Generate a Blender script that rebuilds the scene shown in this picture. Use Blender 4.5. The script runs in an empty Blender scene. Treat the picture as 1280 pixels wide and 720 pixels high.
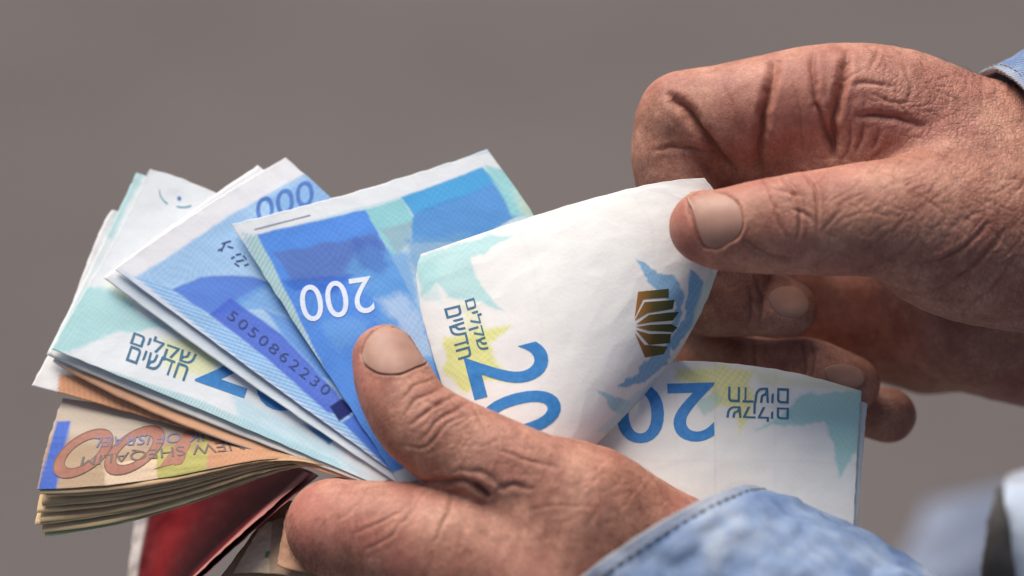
import bpy, bmesh, math, random
import numpy as np
from mathutils import Vector, Matrix
from mathutils.bvhtree import BVHTree

random.seed(4)
rng = np.random.default_rng(4)
R = math.radians
scene = bpy.context.scene
col = scene.collection

# ------------------------------------------------------------------ camera
TILT = R(36)                       # looking down at the hands
DIST = 0.75                        # metres from lens to the plane of focus
FW = 0.272                         # metres across the frame at that plane
FOCUS = Vector((0, 0, 1.12))       # the hands are held about waist high
AX = Vector((1, 0, 0))
AY = Vector((0, math.cos(TILT), -math.sin(TILT)))
AZ = Vector((0, math.sin(TILT), math.cos(TILT)))
cam = bpy.data.cameras.new('camera')
cam.sensor_width = 36
cam.lens = 36 * DIST / FW
cam.clip_start = 0.02
cam.clip_end = 500
cam.dof.use_dof = True
cam.dof.focus_distance = DIST - 0.006
cam.dof.aperture_fstop = 4.8
cam_o = bpy.data.objects.new('camera', cam)
col.objects.link(cam_o)
cam_o.location = FOCUS - AY * DIST
cam_o.rotation_euler = (math.pi / 2 - TILT, 0, 0)
scene.camera = cam_o

# ------------------------------------------------------------------ sky and sun (open shade, soft light)
SUN_EL, SUN_AZ = R(60), R(-30)     # azimuth measured from +Y (away from camera) towards +X
world = bpy.data.worlds.new('World')
scene.world = world
world.use_nodes = True
wn = world.node_tree
bg = wn.nodes['Background']
sky = wn.nodes.new('ShaderNodeTexSky')
sky.sky_type = 'NISHITA'
sky.sun_disc = False
sky.sun_elevation = SUN_EL
sky.sun_rotation = SUN_AZ
sky.air_density = 1.0
sky.dust_density = 4.0
sky.ozone_density = 1.0
wn.links.new(sky.outputs[0], bg.inputs[0])
bg.inputs[1].default_value = 0.066
sun = bpy.data.lights.new('sun', 'SUN')
sun.energy = 3.2
sun.angle = R(44)
sun.color = (1.0, 0.94, 0.88)
sun_o = bpy.data.objects.new('sun', sun)
col.objects.link(sun_o)
sdir = Vector((math.sin(SUN_AZ) * math.cos(SUN_EL), math.cos(SUN_AZ) * math.cos(SUN_EL), math.sin(SUN_EL)))
sun_o.rotation_euler = sdir.to_track_quat('Z', 'Y').to_euler()
sun_o.location = sdir * 5
scene.view_settings.view_transform = 'Standard'
scene.view_settings.look = 'None'
scene.view_settings.gamma = 1
scene.view_settings.exposure = 0.5
scene.render.engine = 'CYCLES'
scene.cycles.use_denoising = True

# ------------------------------------------------------------------ helpers
PXM = 1280.0 / (FW * 1000)         # pixels for a millimetre at the plane of focus
ROT = np.array([list(AX), list(AY), list(AZ)])
FOC = np.array(FOCUS)
CAMP = np.array(cam_o.location)


def L(px, py, d):
    """sight line through a photograph point, followed to d mm behind the focus plane -> mm, hand frame"""
    px, py, d = np.asarray(px, float), np.asarray(py, float), np.asarray(d, float)
    s = 1 + d / (DIST * 1000)
    return np.stack([(px - 640) / PXM * s, d + 0 * px, (360 - py) / PXM * s], -1)


def lean(px, py):
    """the fan and the left hand lean back: higher points lie deeper (mm)"""
    px, py = np.asarray(px, float), np.asarray(py, float)
    return 0.42 * (400 - py) / PXM


def to_world(p):
    return (np.asarray(p) * 0.001) @ ROT + FOC


def to_px(p):
    s = 1 + p[..., 1] / (DIST * 1000)
    return p[..., 0] / s * PXM + 640, 360 - p[..., 2] / s * PXM


def srgb(r, g, b):
    c = np.array([r, g, b], float) / 255
    return np.where(c <= 0.04045, c / 12.92, ((c + 0.055) / 1.055) ** 2.4)


def vnoise(p, seed=0):
    """smooth value noise in [-1, 1], p (..., 3)"""
    p = np.asarray(p, float)
    i = np.floor(p).astype(np.int64)
    f = p - i
    f = f * f * (3 - 2 * f)
    out = 0
    for dx in (0, 1):
        for dy in (0, 1):
            for dz in (0, 1):
                h = (i[..., 0] + dx) * 374761393 + (i[..., 1] + dy) * 668265263 + (i[..., 2] + dz) * 2147483647 + seed * 974711
                h = (h ^ (h >> 13)) * 1274126177 & 0x7fffffff
                v = ((h ^ (h >> 16)) & 0xffff) / 32767.5 - 1
                w = (f[..., 0] if dx else 1 - f[..., 0]) * (f[..., 1] if dy else 1 - f[..., 1]) * (f[..., 2] if dz else 1 - f[..., 2])
                out = out + v * w
    return out


def fbm(p, seed=0, o=3):
    a, s, t = 1.0, 0, 0
    for k in range(o):
        s = s + a * vnoise(np.asarray(p) * 2 ** k, seed + k)
        t += a
        a *= 0.5
    return s / t


def mesh_obj(name, v, faces, mat, parent=None, smooth=True, colors=None, attrs=None):
    """v in world metres; the object's origin goes to the middle of its points"""
    v = np.asarray(v, float)
    c = v.mean(0)
    me = bpy.data.meshes.new(name)
    faces = [np.asarray(f) for f in (faces if isinstance(faces, list) else [faces]) if len(f)]
    nv = len(v)
    me.vertices.add(nv)
    me.vertices.foreach_set('co', (v - c).astype(np.float32).ravel())
    nl = sum(f.size for f in faces)
    npoly = sum(len(f) for f in faces)
    me.loops.add(nl)
    me.polygons.add(npoly)
    me.loops.foreach_set('vertex_index', np.concatenate([f.ravel() for f in faces]).astype(np.int32))
    tot = np.concatenate([np.full(len(f), f.shape[1]) for f in faces])
    me.polygons.foreach_set('loop_start', np.concatenate([[0], np.cumsum(tot)[:-1]]).astype(np.int32))
    me.update(calc_edges=True)
    me.validate()
    if colors is not None:
        a = me.color_attributes.new('print', 'FLOAT_COLOR', 'POINT')
        a.data.foreach_set('color', np.concatenate([colors, np.ones((nv, 1))], 1).astype(np.float32).ravel())
    for k, d in (attrs or {}).items():
        a = me.attributes.new(k, 'FLOAT', 'POINT')
        a.data.foreach_set('value', np.asarray(d, np.float32))
    if smooth:
        me.polygons.foreach_set('use_smooth', np.ones(npoly, bool))
    me.materials.append(mat)
    o = bpy.data.objects.new(name, me)
    col.objects.link(o)
    o.location = Vector(c)
    if parent is not None:
        o.parent = parent
        o.matrix_parent_inverse = Matrix.Translation(parent.location).inverted()
    return o


def tag(o, label=None, cat=None, group=None, kind=None):
    for k, x in (('label', label), ('category', cat), ('group', group), ('kind', kind)):
        if x:
            o[k] = x
    return o


def nodes(name):
    m = bpy.data.materials.new(name)
    m.use_nodes = True
    return m, m.node_tree, m.node_tree.nodes['Principled BSDF']


def N(t, kind, **kw):
    n = t.nodes.new(kind)
    for k, v in kw.items():
        if k in n.inputs:
            n.inputs[k].default_value = v
        else:
            setattr(n, k, v)
    return n


# ------------------------------------------------------------------ materials
def mat_paper(name, bump=0.12):
    m, t, p = nodes(name)
    a = N(t, 'ShaderNodeAttribute', attribute_name='print')
    tc = N(t, 'ShaderNodeTexCoord')
    n1 = N(t, 'ShaderNodeTexNoise', Scale=900.0, Detail=4.0)
    n2 = N(t, 'ShaderNodeTexNoise', Scale=70.0, Detail=5.0, Roughness=0.65)
    t.links.new(tc.outputs['Object'], n1.inputs['Vector'])
    t.links.new(tc.outputs['Object'], n2.inputs['Vector'])
    r = N(t, 'ShaderNodeMapRange')
    r.inputs[1].default_value, r.inputs[2].default_value = 0.35, 0.75
    r.inputs[3].default_value, r.inputs[4].default_value = 1.0, 0.9
    t.links.new(n2.outputs['Fac'], r.inputs[0])
    mx = N(t, 'ShaderNodeMix', data_type='RGBA', blend_type='MULTIPLY')
    mx.inputs[0].default_value = 1
    t.links.new(a.outputs['Color'], mx.inputs[6])
    t.links.new(r.outputs[0], mx.inputs[7])
    t.links.new(mx.outputs[2], p.inputs['Base Color'])
    p.inputs['Roughness'].default_value = 0.72
    p.inputs['Specular IOR Level'].default_value = 0.22
    b1 = N(t, 'ShaderNodeBump', Strength=bump, Distance=0.0003)
    b2 = N(t, 'ShaderNodeBump', Strength=0.12, Distance=0.0016)
    t.links.new(n1.outputs['Fac'], b1.inputs['Height'])
    t.links.new(n2.outputs['Fac'], b2.inputs['Height'])
    t.links.new(b1.outputs[0], b2.inputs['Normal'])
    t.links.new(b2.outputs[0], p.inputs['Normal'])
    return m


def mat_ink(name, c, rough=0.5, var=0.08):
    m, t, p = nodes(name)
    tc = N(t, 'ShaderNodeTexCoord')
    n = N(t, 'ShaderNodeTexNoise', Scale=700.0, Detail=3.0)
    t.links.new(tc.outputs['Object'], n.inputs['Vector'])
    cr = N(t, 'ShaderNodeValToRGB')
    c = np.array(c)
    cr.color_ramp.elements[0].color = (*(c * (1 - var)), 1)
    cr.color_ramp.elements[1].color = (*np.minimum(c * (1 + var) + 0.02, 1), 1)
    cr.color_ramp.elements[0].position, cr.color_ramp.elements[1].position = 0.3, 0.7
    t.links.new(n.outputs['Fac'], cr.inputs[0])
    t.links.new(cr.outputs[0], p.inputs['Base Color'])
    p.inputs['Roughness'].default_value = rough
    p.inputs['Specular IOR Level'].default_value = 0.3
    return m


def mat_skin(name):
    m, t, p = nodes(name)
    tc = N(t, 'ShaderNodeTexCoord')
    big = N(t, 'ShaderNodeTexNoise', Scale=85.0, Detail=6.0, Roughness=0.68)
    fine = N(t, 'ShaderNodeTexNoise', Scale=420.0, Detail=3.0, Roughness=0.6)
    for n in (big, fine):
        t.links.new(tc.outputs['Object'], n.inputs['Vector'])
    cr = N(t, 'ShaderNodeValToRGB')
    e = cr.color_ramp.elements
    e[0].position, e[0].color = 0.36, (0.32, 0.126, 0.083, 1)
    e[1].position, e[1].color = 0.64, (0.53, 0.262, 0.176, 1)
    t.links.new(big.outputs['Fac'], cr.inputs[0])
    fr = N(t, 'ShaderNodeMapRange')
    fr.inputs[1].default_value, fr.inputs[2].default_value = 0.3, 0.7
    fr.inputs[3].default_value, fr.inputs[4].default_value = 0.82, 1.12
    t.links.new(fine.outputs['Fac'], fr.inputs[0])
    mul = N(t, 'ShaderNodeMix', data_type='RGBA', blend_type='MULTIPLY')
    mul.inputs[0].default_value = 1
    t.links.new(cr.outputs[0], mul.inputs[6])
    t.links.new(fr.outputs[0], mul.inputs[7])
    spot = N(t, 'ShaderNodeTexNoise', Scale=1500.0, Detail=2.0)
    t.links.new(tc.outputs['Object'], spot.inputs['Vector'])
    sr = N(t, 'ShaderNodeMapRange')
    sr.inputs[1].default_value, sr.inputs[2].default_value = 0.3, 0.7
    sr.inputs[3].default_value, sr.inputs[4].default_value = 0.8, 1.14
    t.links.new(spot.outputs['Fac'], sr.inputs[0])
    mul_s = N(t, 'ShaderNodeMix', data_type='RGBA', blend_type='MULTIPLY')
    mul_s.inputs[0].default_value = 1
    t.links.new(mul.outputs[2], mul_s.inputs[6])
    t.links.new(sr.outputs[0], mul_s.inputs[7])
    mul = mul_s
    # redder pads and knuckles, grime held in the deep lines
    at = N(t, 'ShaderNodeAttribute', attribute_name='flush')
    mr = N(t, 'ShaderNodeMix', data_type='RGBA')
    mr.inputs[7].default_value = (0.42, 0.14, 0.11, 1)
    t.links.new(at.outputs['Fac'], mr.inputs[0])
    t.links.new(mul.outputs[2], mr.inputs[6])
    ag = N(t, 'ShaderNodeAttribute', attribute_name='grime')
    mg = N(t, 'ShaderNodeMix', data_type='RGBA')
    mg.inputs[7].default_value = (0.13, 0.05, 0.035, 1)
    t.links.new(ag.outputs['Fac'], mg.inputs[0])
    t.links.new(mr.outputs[2], mg.inputs[6])
    t.links.new(mg.outputs[2], p.inputs['Base Color'])
    p.inputs['Roughness'].default_value = 0.58
    p.inputs['Specular IOR Level'].default_value = 0.34
    p.inputs['Subsurface Weight'].default_value = 0.1
    p.inputs['Subsurface Radius'].default_value = (1.0, 0.35, 0.2)
    p.inputs['Subsurface Scale'].default_value = 0.003
    # skin lines: cells stretched by the lie of the skin, pores
    warp = N(t, 'ShaderNodeTexNoise', Scale=120.0, Detail=2.0)
    t.links.new(tc.outputs['Object'], warp.inputs['Vector'])
    wa = N(t, 'ShaderNodeVectorMath', operation='SCALE')
    wa.inputs[3].default_value = 0.006
    t.links.new(warp.outputs['Color'], wa.inputs[0])
    ad = N(t, 'ShaderNodeVectorMath', operation='ADD')
    t.links.new(tc.outputs['Object'], ad.inputs[0])
    t.links.new(wa.outputs[0], ad.inputs[1])
    mp = N(t, 'ShaderNodeMapping')
    mp.inputs['Rotation'].default_value = (0.2, R(38), 0)
    mp.inputs['Scale'].default_value = (1.0, 1.0, 0.3)
    t.links.new(ad.outputs[0], mp.inputs[0])
    v1 = N(t, 'ShaderNodeTexVoronoi', feature='DISTANCE_TO_EDGE', Scale=880.0)
    t.links.new(mp.outputs[0], v1.inputs['Vector'])
    v2 = N(t, 'ShaderNodeTexVoronoi', feature='DISTANCE_TO_EDGE', Scale=1300.0)
    t.links.new(ad.outputs[0], v2.inputs['Vector'])
    m1 = N(t, 'ShaderNodeMapRange')
    m1.inputs[1].default_value, m1.inputs[2].default_value = 0.0, 0.22
    t.links.new(v1.outputs['Distance'], m1.inputs[0])
    m2 = N(t, 'ShaderNodeMapRange')
    m2.inputs[1].default_value, m2.inputs[2].default_value = 0.0, 0.25
    t.links.new(v2.outputs['Distance'], m2.inputs[0])
    rough = N(t, 'ShaderNodeAttribute', attribute_name='weathered')
    st = N(t, 'ShaderNodeMath', operation='MULTIPLY_ADD')
    st.inputs[1].default_value, st.inputs[2].default_value = 0.42, 0.03
    t.links.new(rough.outputs['Fac'], st.inputs[0])
    gl = N(t, 'ShaderNodeMapRange')                      # grime lodged in the fine lines of weathered skin
    gl.inputs[1].default_value, gl.inputs[2].default_value = 0.0, 0.14
    gl.inputs[3].default_value, gl.inputs[4].default_value = 0.42, 0.0
    t.links.new(v1.outputs['Distance'], gl.inputs[0])
    gm = N(t, 'ShaderNodeMath', operation='MULTIPLY')
    t.links.new(gl.outputs[0], gm.inputs[0])
    t.links.new(rough.outputs['Fac'], gm.inputs[1])
    mf = N(t, 'ShaderNodeMix', data_type='RGBA')
    mf.inputs[7].default_value = (0.24, 0.1, 0.075, 1)
    t.links.new(gm.outputs[0], mf.inputs[0])
    t.links.new(mg.outputs[2], mf.inputs[6])
    t.links.new(mf.outputs[2], p.inputs['Base Color'])
    b1 = N(t, 'ShaderNodeBump', Distance=0.0004)
    t.links.new(st.outputs[0], b1.inputs['Strength'])
    t.links.new(m1.outputs[0], b1.inputs['Height'])
    b2 = N(t, 'ShaderNodeBump', Strength=0.14, Distance=0.0002)
    t.links.new(m2.outputs[0], b2.inputs['Height'])
    t.links.new(b1.outputs[0], b2.inputs['Normal'])
    b3 = N(t, 'ShaderNodeBump', Strength=0.12, Distance=0.0006)
    t.links.new(fine.outputs['Fac'], b3.inputs['Height'])
    t.links.new(b2.outputs[0], b3.inputs['Normal'])
    t.links.new(b3.outputs[0], p.inputs['Normal'])
    return m


def mat_nail():
    m, t, p = nodes('nail')
    tc = N(t, 'ShaderNodeTexCoord')
    n = N(t, 'ShaderNodeTexNoise', Scale=220.0, Detail=3.0)
    t.links.new(tc.outputs['Object'], n.inputs['Vector'])
    cr = N(t, 'ShaderNodeValToRGB')
    cr.color_ramp.elements[0].position, cr.color_ramp.elements[0].color = 0.3, (0.36, 0.185, 0.132, 1)
    cr.color_ramp.elements[1].position, cr.color_ramp.elements[1].color = 0.75, (0.44, 0.25, 0.182, 1)
    t.links.new(n.outputs['Fac'], cr.inputs[0])
    a = N(t, 'ShaderNodeAttribute', attribute_name='free_edge')
    mx = N(t, 'ShaderNodeMix', data_type='RGBA')
    mx.inputs[7].default_value = (0.4, 0.27, 0.18, 1)
    t.links.new(a.outputs['Fac'], mx.inputs[0])
    t.links.new(cr.outputs[0], mx.inputs[6])
    t.links.new(mx.outputs[2], p.inputs['Base Color'])
    p.inputs['Roughness'].default_value = 0.52
    p.inputs['Specular IOR Level'].default_value = 0.4
    p.inputs['Subsurface Weight'].default_value = 0.12
    p.inputs['Subsurface Radius'].default_value = (1, 0.4, 0.25)
    p.inputs['Subsurface Scale'].default_value = 0.001
    b = N(t, 'ShaderNodeBump', Strength=0.15, Distance=0.0004)
    t.links.new(n.outputs['Fac'], b.inputs['Height'])
    t.links.new(b.outputs[0], p.inputs['Normal'])
    return m


def mat_denim(name, c_lo, c_mid, c_hi, scale=55.0):
    m, t, p = nodes(name)
    tc = N(t, 'ShaderNodeTexCoord')
    n = N(t, 'ShaderNodeTexNoise', Scale=scale, Detail=6.0, Roughness=0.62, Distortion=0.25)
    t.links.new(tc.outputs['Object'], n.inputs['Vector'])
    cr = N(t, 'ShaderNodeValToRGB')
    e = cr.color_ramp.elements
    e[0].position, e[0].color = 0.34, (*c_lo, 1)
    e[1].position, e[1].color = 0.66, (*c_hi, 1)
    k = e.new(0.5)
    k.color = (*c_mid, 1)
    t.links.new(n.outputs['Fac'], cr.inputs[0])
    a = N(t, 'ShaderNodeAttribute', attribute_name='worn')
    mw = N(t, 'ShaderNodeMix', data_type='RGBA')
    mw.inputs[7].default_value = (0.36, 0.35, 0.35, 1)
    t.links.new(a.outputs['Fac'], mw.inputs[0])
    t.links.new(cr.outputs[0], mw.inputs[6])
    w = N(t, 'ShaderNodeTexWave', Scale=620.0, Distortion=2.5, Detail=2.0)
    w.bands_direction = 'DIAGONAL'
    t.links.new(tc.outputs['Object'], w.inputs['Vector'])
    wr = N(t, 'ShaderNodeMapRange')
    wr.inputs[3].default_value, wr.inputs[4].default_value = 0.72, 1.16
    t.links.new(w.outputs['Fac'], wr.inputs[0])
    mul = N(t, 'ShaderNodeMix', data_type='RGBA', blend_type='MULTIPLY')
    mul.inputs[0].default_value = 1
    t.links.new(mw.outputs[2], mul.inputs[6])
    t.links.new(wr.outputs[0], mul.inputs[7])
    t.links.new(mul.outputs[2], p.inputs['Base Color'])
    p.inputs['Roughness'].default_value = 0.9
    p.inputs['Specular IOR Level'].default_value = 0.15
    b = N(t, 'ShaderNodeBump', Strength=0.4, Distance=0.0004)
    t.links.new(w.outputs['Fac'], b.inputs['Height'])
    b2 = N(t, 'ShaderNodeBump', Strength=0.5, Distance=0.002)
    t.links.new(n.outputs['Fac'], b2.inputs['Height'])
    t.links.new(b.outputs[0], b2.inputs['Normal'])
    t.links.new(b2.outputs[0], p.inputs['Normal'])
    return m


def mat_plain(name, c, rough=0.8, scale=80.0, var=0.15):
    m = mat_ink(name, c, rough, var)
    m.node_tree.nodes['Noise Texture'].inputs['Scale'].default_value = scale
    return m


PAPER = mat_paper('banknote_paper')
SKIN = mat_skin('weathered_skin')
NAIL = mat_nail()
DENIM = mat_denim('faded_denim', (0.13, 0.20, 0.36), (0.24, 0.32, 0.47), (0.43, 0.48, 0.56), 42.0)
THREAD = mat_plain('tan_thread', (0.3, 0.27, 0.24), 0.9)
DENIM_DARK = mat_plain('denim_lining', (0.035, 0.04, 0.055), 0.95)

# ------------------------------------------------------------------ ground far below, out of focus
m, t, p = nodes('pavement')
tc = N(t, 'ShaderNodeTexCoord')
n1 = N(t, 'ShaderNodeTexNoise', Scale=1.1, Detail=4.0)
n2 = N(t, 'ShaderNodeTexNoise', Scale=60.0, Detail=4.0)
t.links.new(tc.outputs['Object'], n1.inputs['Vector'])
t.links.new(tc.outputs['Object'], n2.inputs['Vector'])
cr = N(t, 'ShaderNodeValToRGB')
cr.color_ramp.elements[0].position, cr.color_ramp.elements[0].color = 0.35, (0.082, 0.069, 0.066, 1)
cr.color_ramp.elements[1].position, cr.color_ramp.elements[1].color = 0.65, (0.11, 0.095, 0.09, 1)
t.links.new(n1.outputs['Fac'], cr.inputs[0])
t.links.new(cr.outputs[0], p.inputs['Base Color'])
p.inputs['Roughness'].default_value = 0.9
b = N(t, 'ShaderNodeBump', Strength=0.4, Distance=0.004)
t.links.new(n2.outputs['Fac'], b.inputs['Height'])
t.links.new(b.outputs[0], p.inputs['Normal'])
gv = np.array([(-80, -80, 0), (80, -80, 0), (80, 80, 0), (-80, 80, 0)], float)
g = mesh_obj('ground', gv, np.array([[0, 1, 2, 3]]), m, smooth=False)
tag(g, 'dull taupe pavement far below the hands, out of focus', kind='structure')


# ------------------------------------------------------------------ banknotes
def lag(n, x):
    """Lagrange basis on n even knots"""
    k = np.linspace(0, 1, n)
    B = np.ones((n, len(x)))
    for i in range(n):
        for j in range(n):
            if i != j:
                B[i] *= (x - k[j]) / (k[i] - k[j])
    return B


def poly_sd(x, y, poly):
    """signed distance to a polygon, negative inside"""
    poly = np.asarray(poly, float)
    d = np.full(x.shape, 1e9)
    s = np.zeros(x.shape, bool)
    n = len(poly)
    for i in range(n):
        ax, ay = poly[i]
        bx, by = poly[(i + 1) % n]
        ex, ey = bx - ax, by - ay
        tt = np.clip(((x - ax) * ex + (y - ay) * ey) / (ex * ex + ey * ey + 1e-9), 0, 1)
        d = np.minimum(d, np.hypot(x - ax - tt * ex, y - ay - tt * ey))
        c = ((ay > y) != (by > y)) & (x < (bx - ax) * (y - ay) / (by - ay + 1e-12) + ax)
        s ^= c
    return np.where(s, -d, d)


class Note:
    """one sheet of banknote paper: a smooth patch through a few control points, its print, its lettering"""

    def __init__(self, ctrl, nu=120, nv=110, base=(232, 232, 234), crumple=0.25, seed=0, lw=1.0):
        c = np.array(ctrl, float)                      # rows x cols x (px, py, depth)
        r, k, _ = c.shape
        c[..., 2] += lean(c[..., 0], c[..., 1]) * (lw if np.isscalar(lw) else np.asarray(lw)[None, :])
        P = L(c[..., 0], c[..., 1], c[..., 2])
        self.nu, self.nv = nu, nv
        u, v = np.linspace(0, 1, nu), np.linspace(0, 1, nv)
        Bu, Bv = lag(k, u), lag(r, v)
        G = np.einsum('iv,ju,ijc->vuc', Bv, Bu, P)
        uu, vv = np.meshgrid(u, v)
        q = np.stack([uu * 4, vv * 4, np.full_like(uu, seed * 3.7)], -1)
        G[..., 1] += crumple * fbm(q, seed, 3)
        q3 = np.stack([uu * 9, vv * 9, np.full_like(uu, seed * 5.1)], -1)
        G[..., 1] += 0.15 * np.abs(fbm(q3, seed + 3, 2))           # handled, slightly cockled paper
        q2 = np.stack([uu * 30, vv * 30, np.full_like(uu, seed * 1.3)], -1)
        rim = np.maximum(np.exp(-np.minimum(uu, 1 - uu) / 0.01), np.exp(-np.minimum(vv, 1 - vv) / 0.01))
        G[..., 0] += 0.14 * vnoise(q2, seed + 5) * rim
        G[..., 2] += 0.14 * vnoise(q2, seed + 9) * rim
        self.P = G.reshape(-1, 3)
        self.x, self.y = to_px(self.P)
        self.u, self.v = uu.ravel(), vv.ravel()
        self.C = np.tile(srgb(*base), (nu * nv, 1))
        self.seed = seed
        i = np.arange((nv - 1) * nu).reshape(nv - 1, nu)[:, :-1].ravel()
        self.F = np.stack([i, i + nu, i + nu + 1, i + 1], 1)
        mid = self.F[(nv // 2) * (nu - 1) + nu // 2]
        a, b_, c_ = self.P[mid[0]], self.P[mid[1]], self.P[mid[2]]
        if np.cross(b_ - a, c_ - a)[1] > 0:
            self.F = self.F[:, ::-1]
        self.F = np.ascontiguousarray(self.F)
        self.dec = []

    def warped(self, amt, size):
        if not amt:
            return self.x, self.y
        q = np.stack([self.x / size, self.y / size, np.full_like(self.x, self.seed + 0.5)], -1)
        return self.x + amt * fbm(q, 11, 3), self.y + amt * fbm(q + 31.7, 17, 3)

    def fill(self, poly, c, alpha=1.0, feather=2.0, warp=0, size=20, mod=None):
        x, y = self.warped(warp, size)
        w = np.clip(0.5 - poly_sd(x, y, poly) / feather, 0, 1)
        w = w * w * (3 - 2 * w) * alpha
        if mod is not None:
            w = w * mod
        self.C = self.C * (1 - w[:, None]) + srgb(*c) * w[:, None]
        return self

    def uvfill(self, u0, u1, v0, v1, c, alpha=1.0, feather=0.012):
        def st(a, e):
            return np.clip((a - e) / feather + 0.5, 0, 1)
        w = st(self.u, u0) * (1 - st(self.u, u1)) * st(self.v, v0) * (1 - st(self.v, v1)) * alpha
        self.C = self.C * (1 - w[:, None]) + srgb(*c) * w[:, None]
        return self

    def hatch(self, ang, period, lo=0.0):
        """fine engraved lines as a 0..1 modulation"""
        s = (self.x * math.cos(ang) + self.y * math.sin(ang)) / period * 2 * math.pi
        return lo + (1 - lo) * (0.5 + 0.5 * np.sin(s))

    def tint(self, amt=0.04, size=40, c=(200, 215, 225)):
        q = np.stack([self.x / size, self.y / size, np.full_like(self.x, self.seed + 7.5)], -1)
        w = np.clip(fbm(q, 3, 4), 0, 1) * amt * 2
        self.C = self.C * (1 - w[:, None]) + srgb(*c) * w[:, None]
        return self

    def decal(self, name, v2, tri, quad, mat, lift=0.09):
        self.dec.append((name, v2, tri, quad, mat, lift))

    def engrave(self, amt=0.1, period=5.5, size=60, ang=0.6):
        """wavy line work, stronger where there is ink"""
        q = np.stack([self.x / size, self.y / size, np.full_like(self.x, self.seed + 2.5)], -1)
        ph = (self.x * math.cos(ang) + self.y * math.sin(ang) + 16 * fbm(q, 21, 2)) / period * 2 * math.pi
        ph2 = (self.x * math.sin(ang) - self.y * math.cos(ang) + 16 * fbm(q + 8, 23, 2)) / (period * 1.2) * 2 * math.pi
        ink = np.clip((self.C.max(1) - self.C.min(1)) * 2.2, 0.12, 1)
        w = amt * ink * (0.5 + 0.3 * np.sin(ph) + 0.2 * np.sin(ph2))
        self.C = self.C * (1 - w[:, None])
        return self

    def wear(self, amt=0.16):
        """handled paper: grubby edges, old fold lines"""
        e = np.minimum(np.minimum(self.u, 1 - self.u), np.minimum(self.v, 1 - self.v))
        q = np.stack([self.u * 18, self.v * 18, np.full_like(self.u, self.seed * 2.1)], -1)
        w = amt * np.exp(-e / 0.012) * (0.7 + 0.6 * fbm(q, 41, 3))
        w = w + 0.05 * np.clip(fbm(q * 0.5, 43, 4), 0, 1)
        for (c0, k0) in ((0.5, 0), (0.34, 1), (0.7, 1)):
            a = self.u if k0 else self.v
            q2 = np.stack([self.u * 6, self.v * 6, np.full_like(self.u, c0)], -1)
            w = w + 0.05 * np.exp(-((a - c0 + 0.01 * fbm(q2, 45, 2)) / 0.006) ** 2)
        w = np.clip(w, 0, 0.6)[:, None]
        self.C = self.C * (1 - w) + self.C * srgb(178, 160, 140) * w
        return self

    def build(self, label, parts_label=None):
        self.engrave(0.16 if self.nu > 150 else 0.1)
        self.wear()
        W = to_world(self.P)
        o = mesh_obj('banknote', W, self.F, PAPER, colors=self.C)
        sm = o.modifiers.new('thickness', 'SOLIDIFY')
        sm.thickness = 0.00013
        sm.offset = -1
        sm.use_rim_only = True
        tag(o, label, 'banknote', 'banknotes fanned out in the hands')
        if self.dec:
            bvh = BVHTree.FromPolygons([Vector(x) for x in W], self.F.tolist())
            for name, v2, tri, quad, mat, lift in self.dec:
                print_on(bvh, name, v2, tri, quad, mat, o, lift)
        return o


def print_on(bvh, name, v2, tri, quad, mat, parent, lift=0.09):
    """lay flat outlines (0..1 box, y up) on a sheet inside the four-sided box quad = TL, TR, BR, BL"""
    v2, tri = split_tris(np.asarray(v2, float), np.asarray(tri), quad)
    q = np.asarray(quad, float)
    a, b_ = v2[:, :1], 1 - v2[:, 1:2]
    pp = (q[0] * (1 - a) + q[1] * a) * (1 - b_) + (q[3] * (1 - a) + q[2] * a) * b_
    tgt = to_world(L(pp[:, 0], pp[:, 1], np.zeros(len(pp))))
    out, ok = np.zeros((len(pp), 3)), np.zeros(len(pp), bool)
    co = Vector(CAMP)
    for i, x in enumerate(tgt):
        d = (Vector(x) - co).normalized()
        h, nrm, _, _ = bvh.ray_cast(co, d)
        if h is not None:
            if nrm.dot(d) > 0:
                nrm = -nrm
            out[i] = h + nrm * lift * 0.001
            ok[i] = True
    tri = tri[ok[tri].all(1)]
    if not len(tri):
        return
    use = np.unique(tri)
    mp = np.zeros(len(pp), int)
    mp[use] = np.arange(len(use))
    return mesh_obj(name, out[use], mp[tri], mat, parent, smooth=False)


def split_tris(v, tri, quad, lim=9.0):
    q = np.asarray(quad, float)
    w, h = np.linalg.norm(q[1] - q[0]), np.linalg.norm(q[3] - q[0])
    s = np.array([w, h])
    for _ in range(6):
        e = np.stack([np.linalg.norm((v[tri[:, i]] - v[tri[:, (i + 1) % 3]]) * s, axis=1) for i in range(3)], 1)
        big = e.max(1) > lim
        if not big.any():
            break
        tb = tri[big]
        k = e[big].argmax(1)
        r = np.arange(len(tb))
        a, b_, c = tb[r, k], tb[r, (k + 1) % 3], tb[r, (k + 2) % 3]
        mid = (v[a] + v[b_]) / 2
        idx = len(v) + r
        v = np.concatenate([v, mid])
        tri = np.concatenate([tri[~big], np.stack([a, idx, c], 1), np.stack([idx, b_, c], 1)])
    return v, tri


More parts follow.
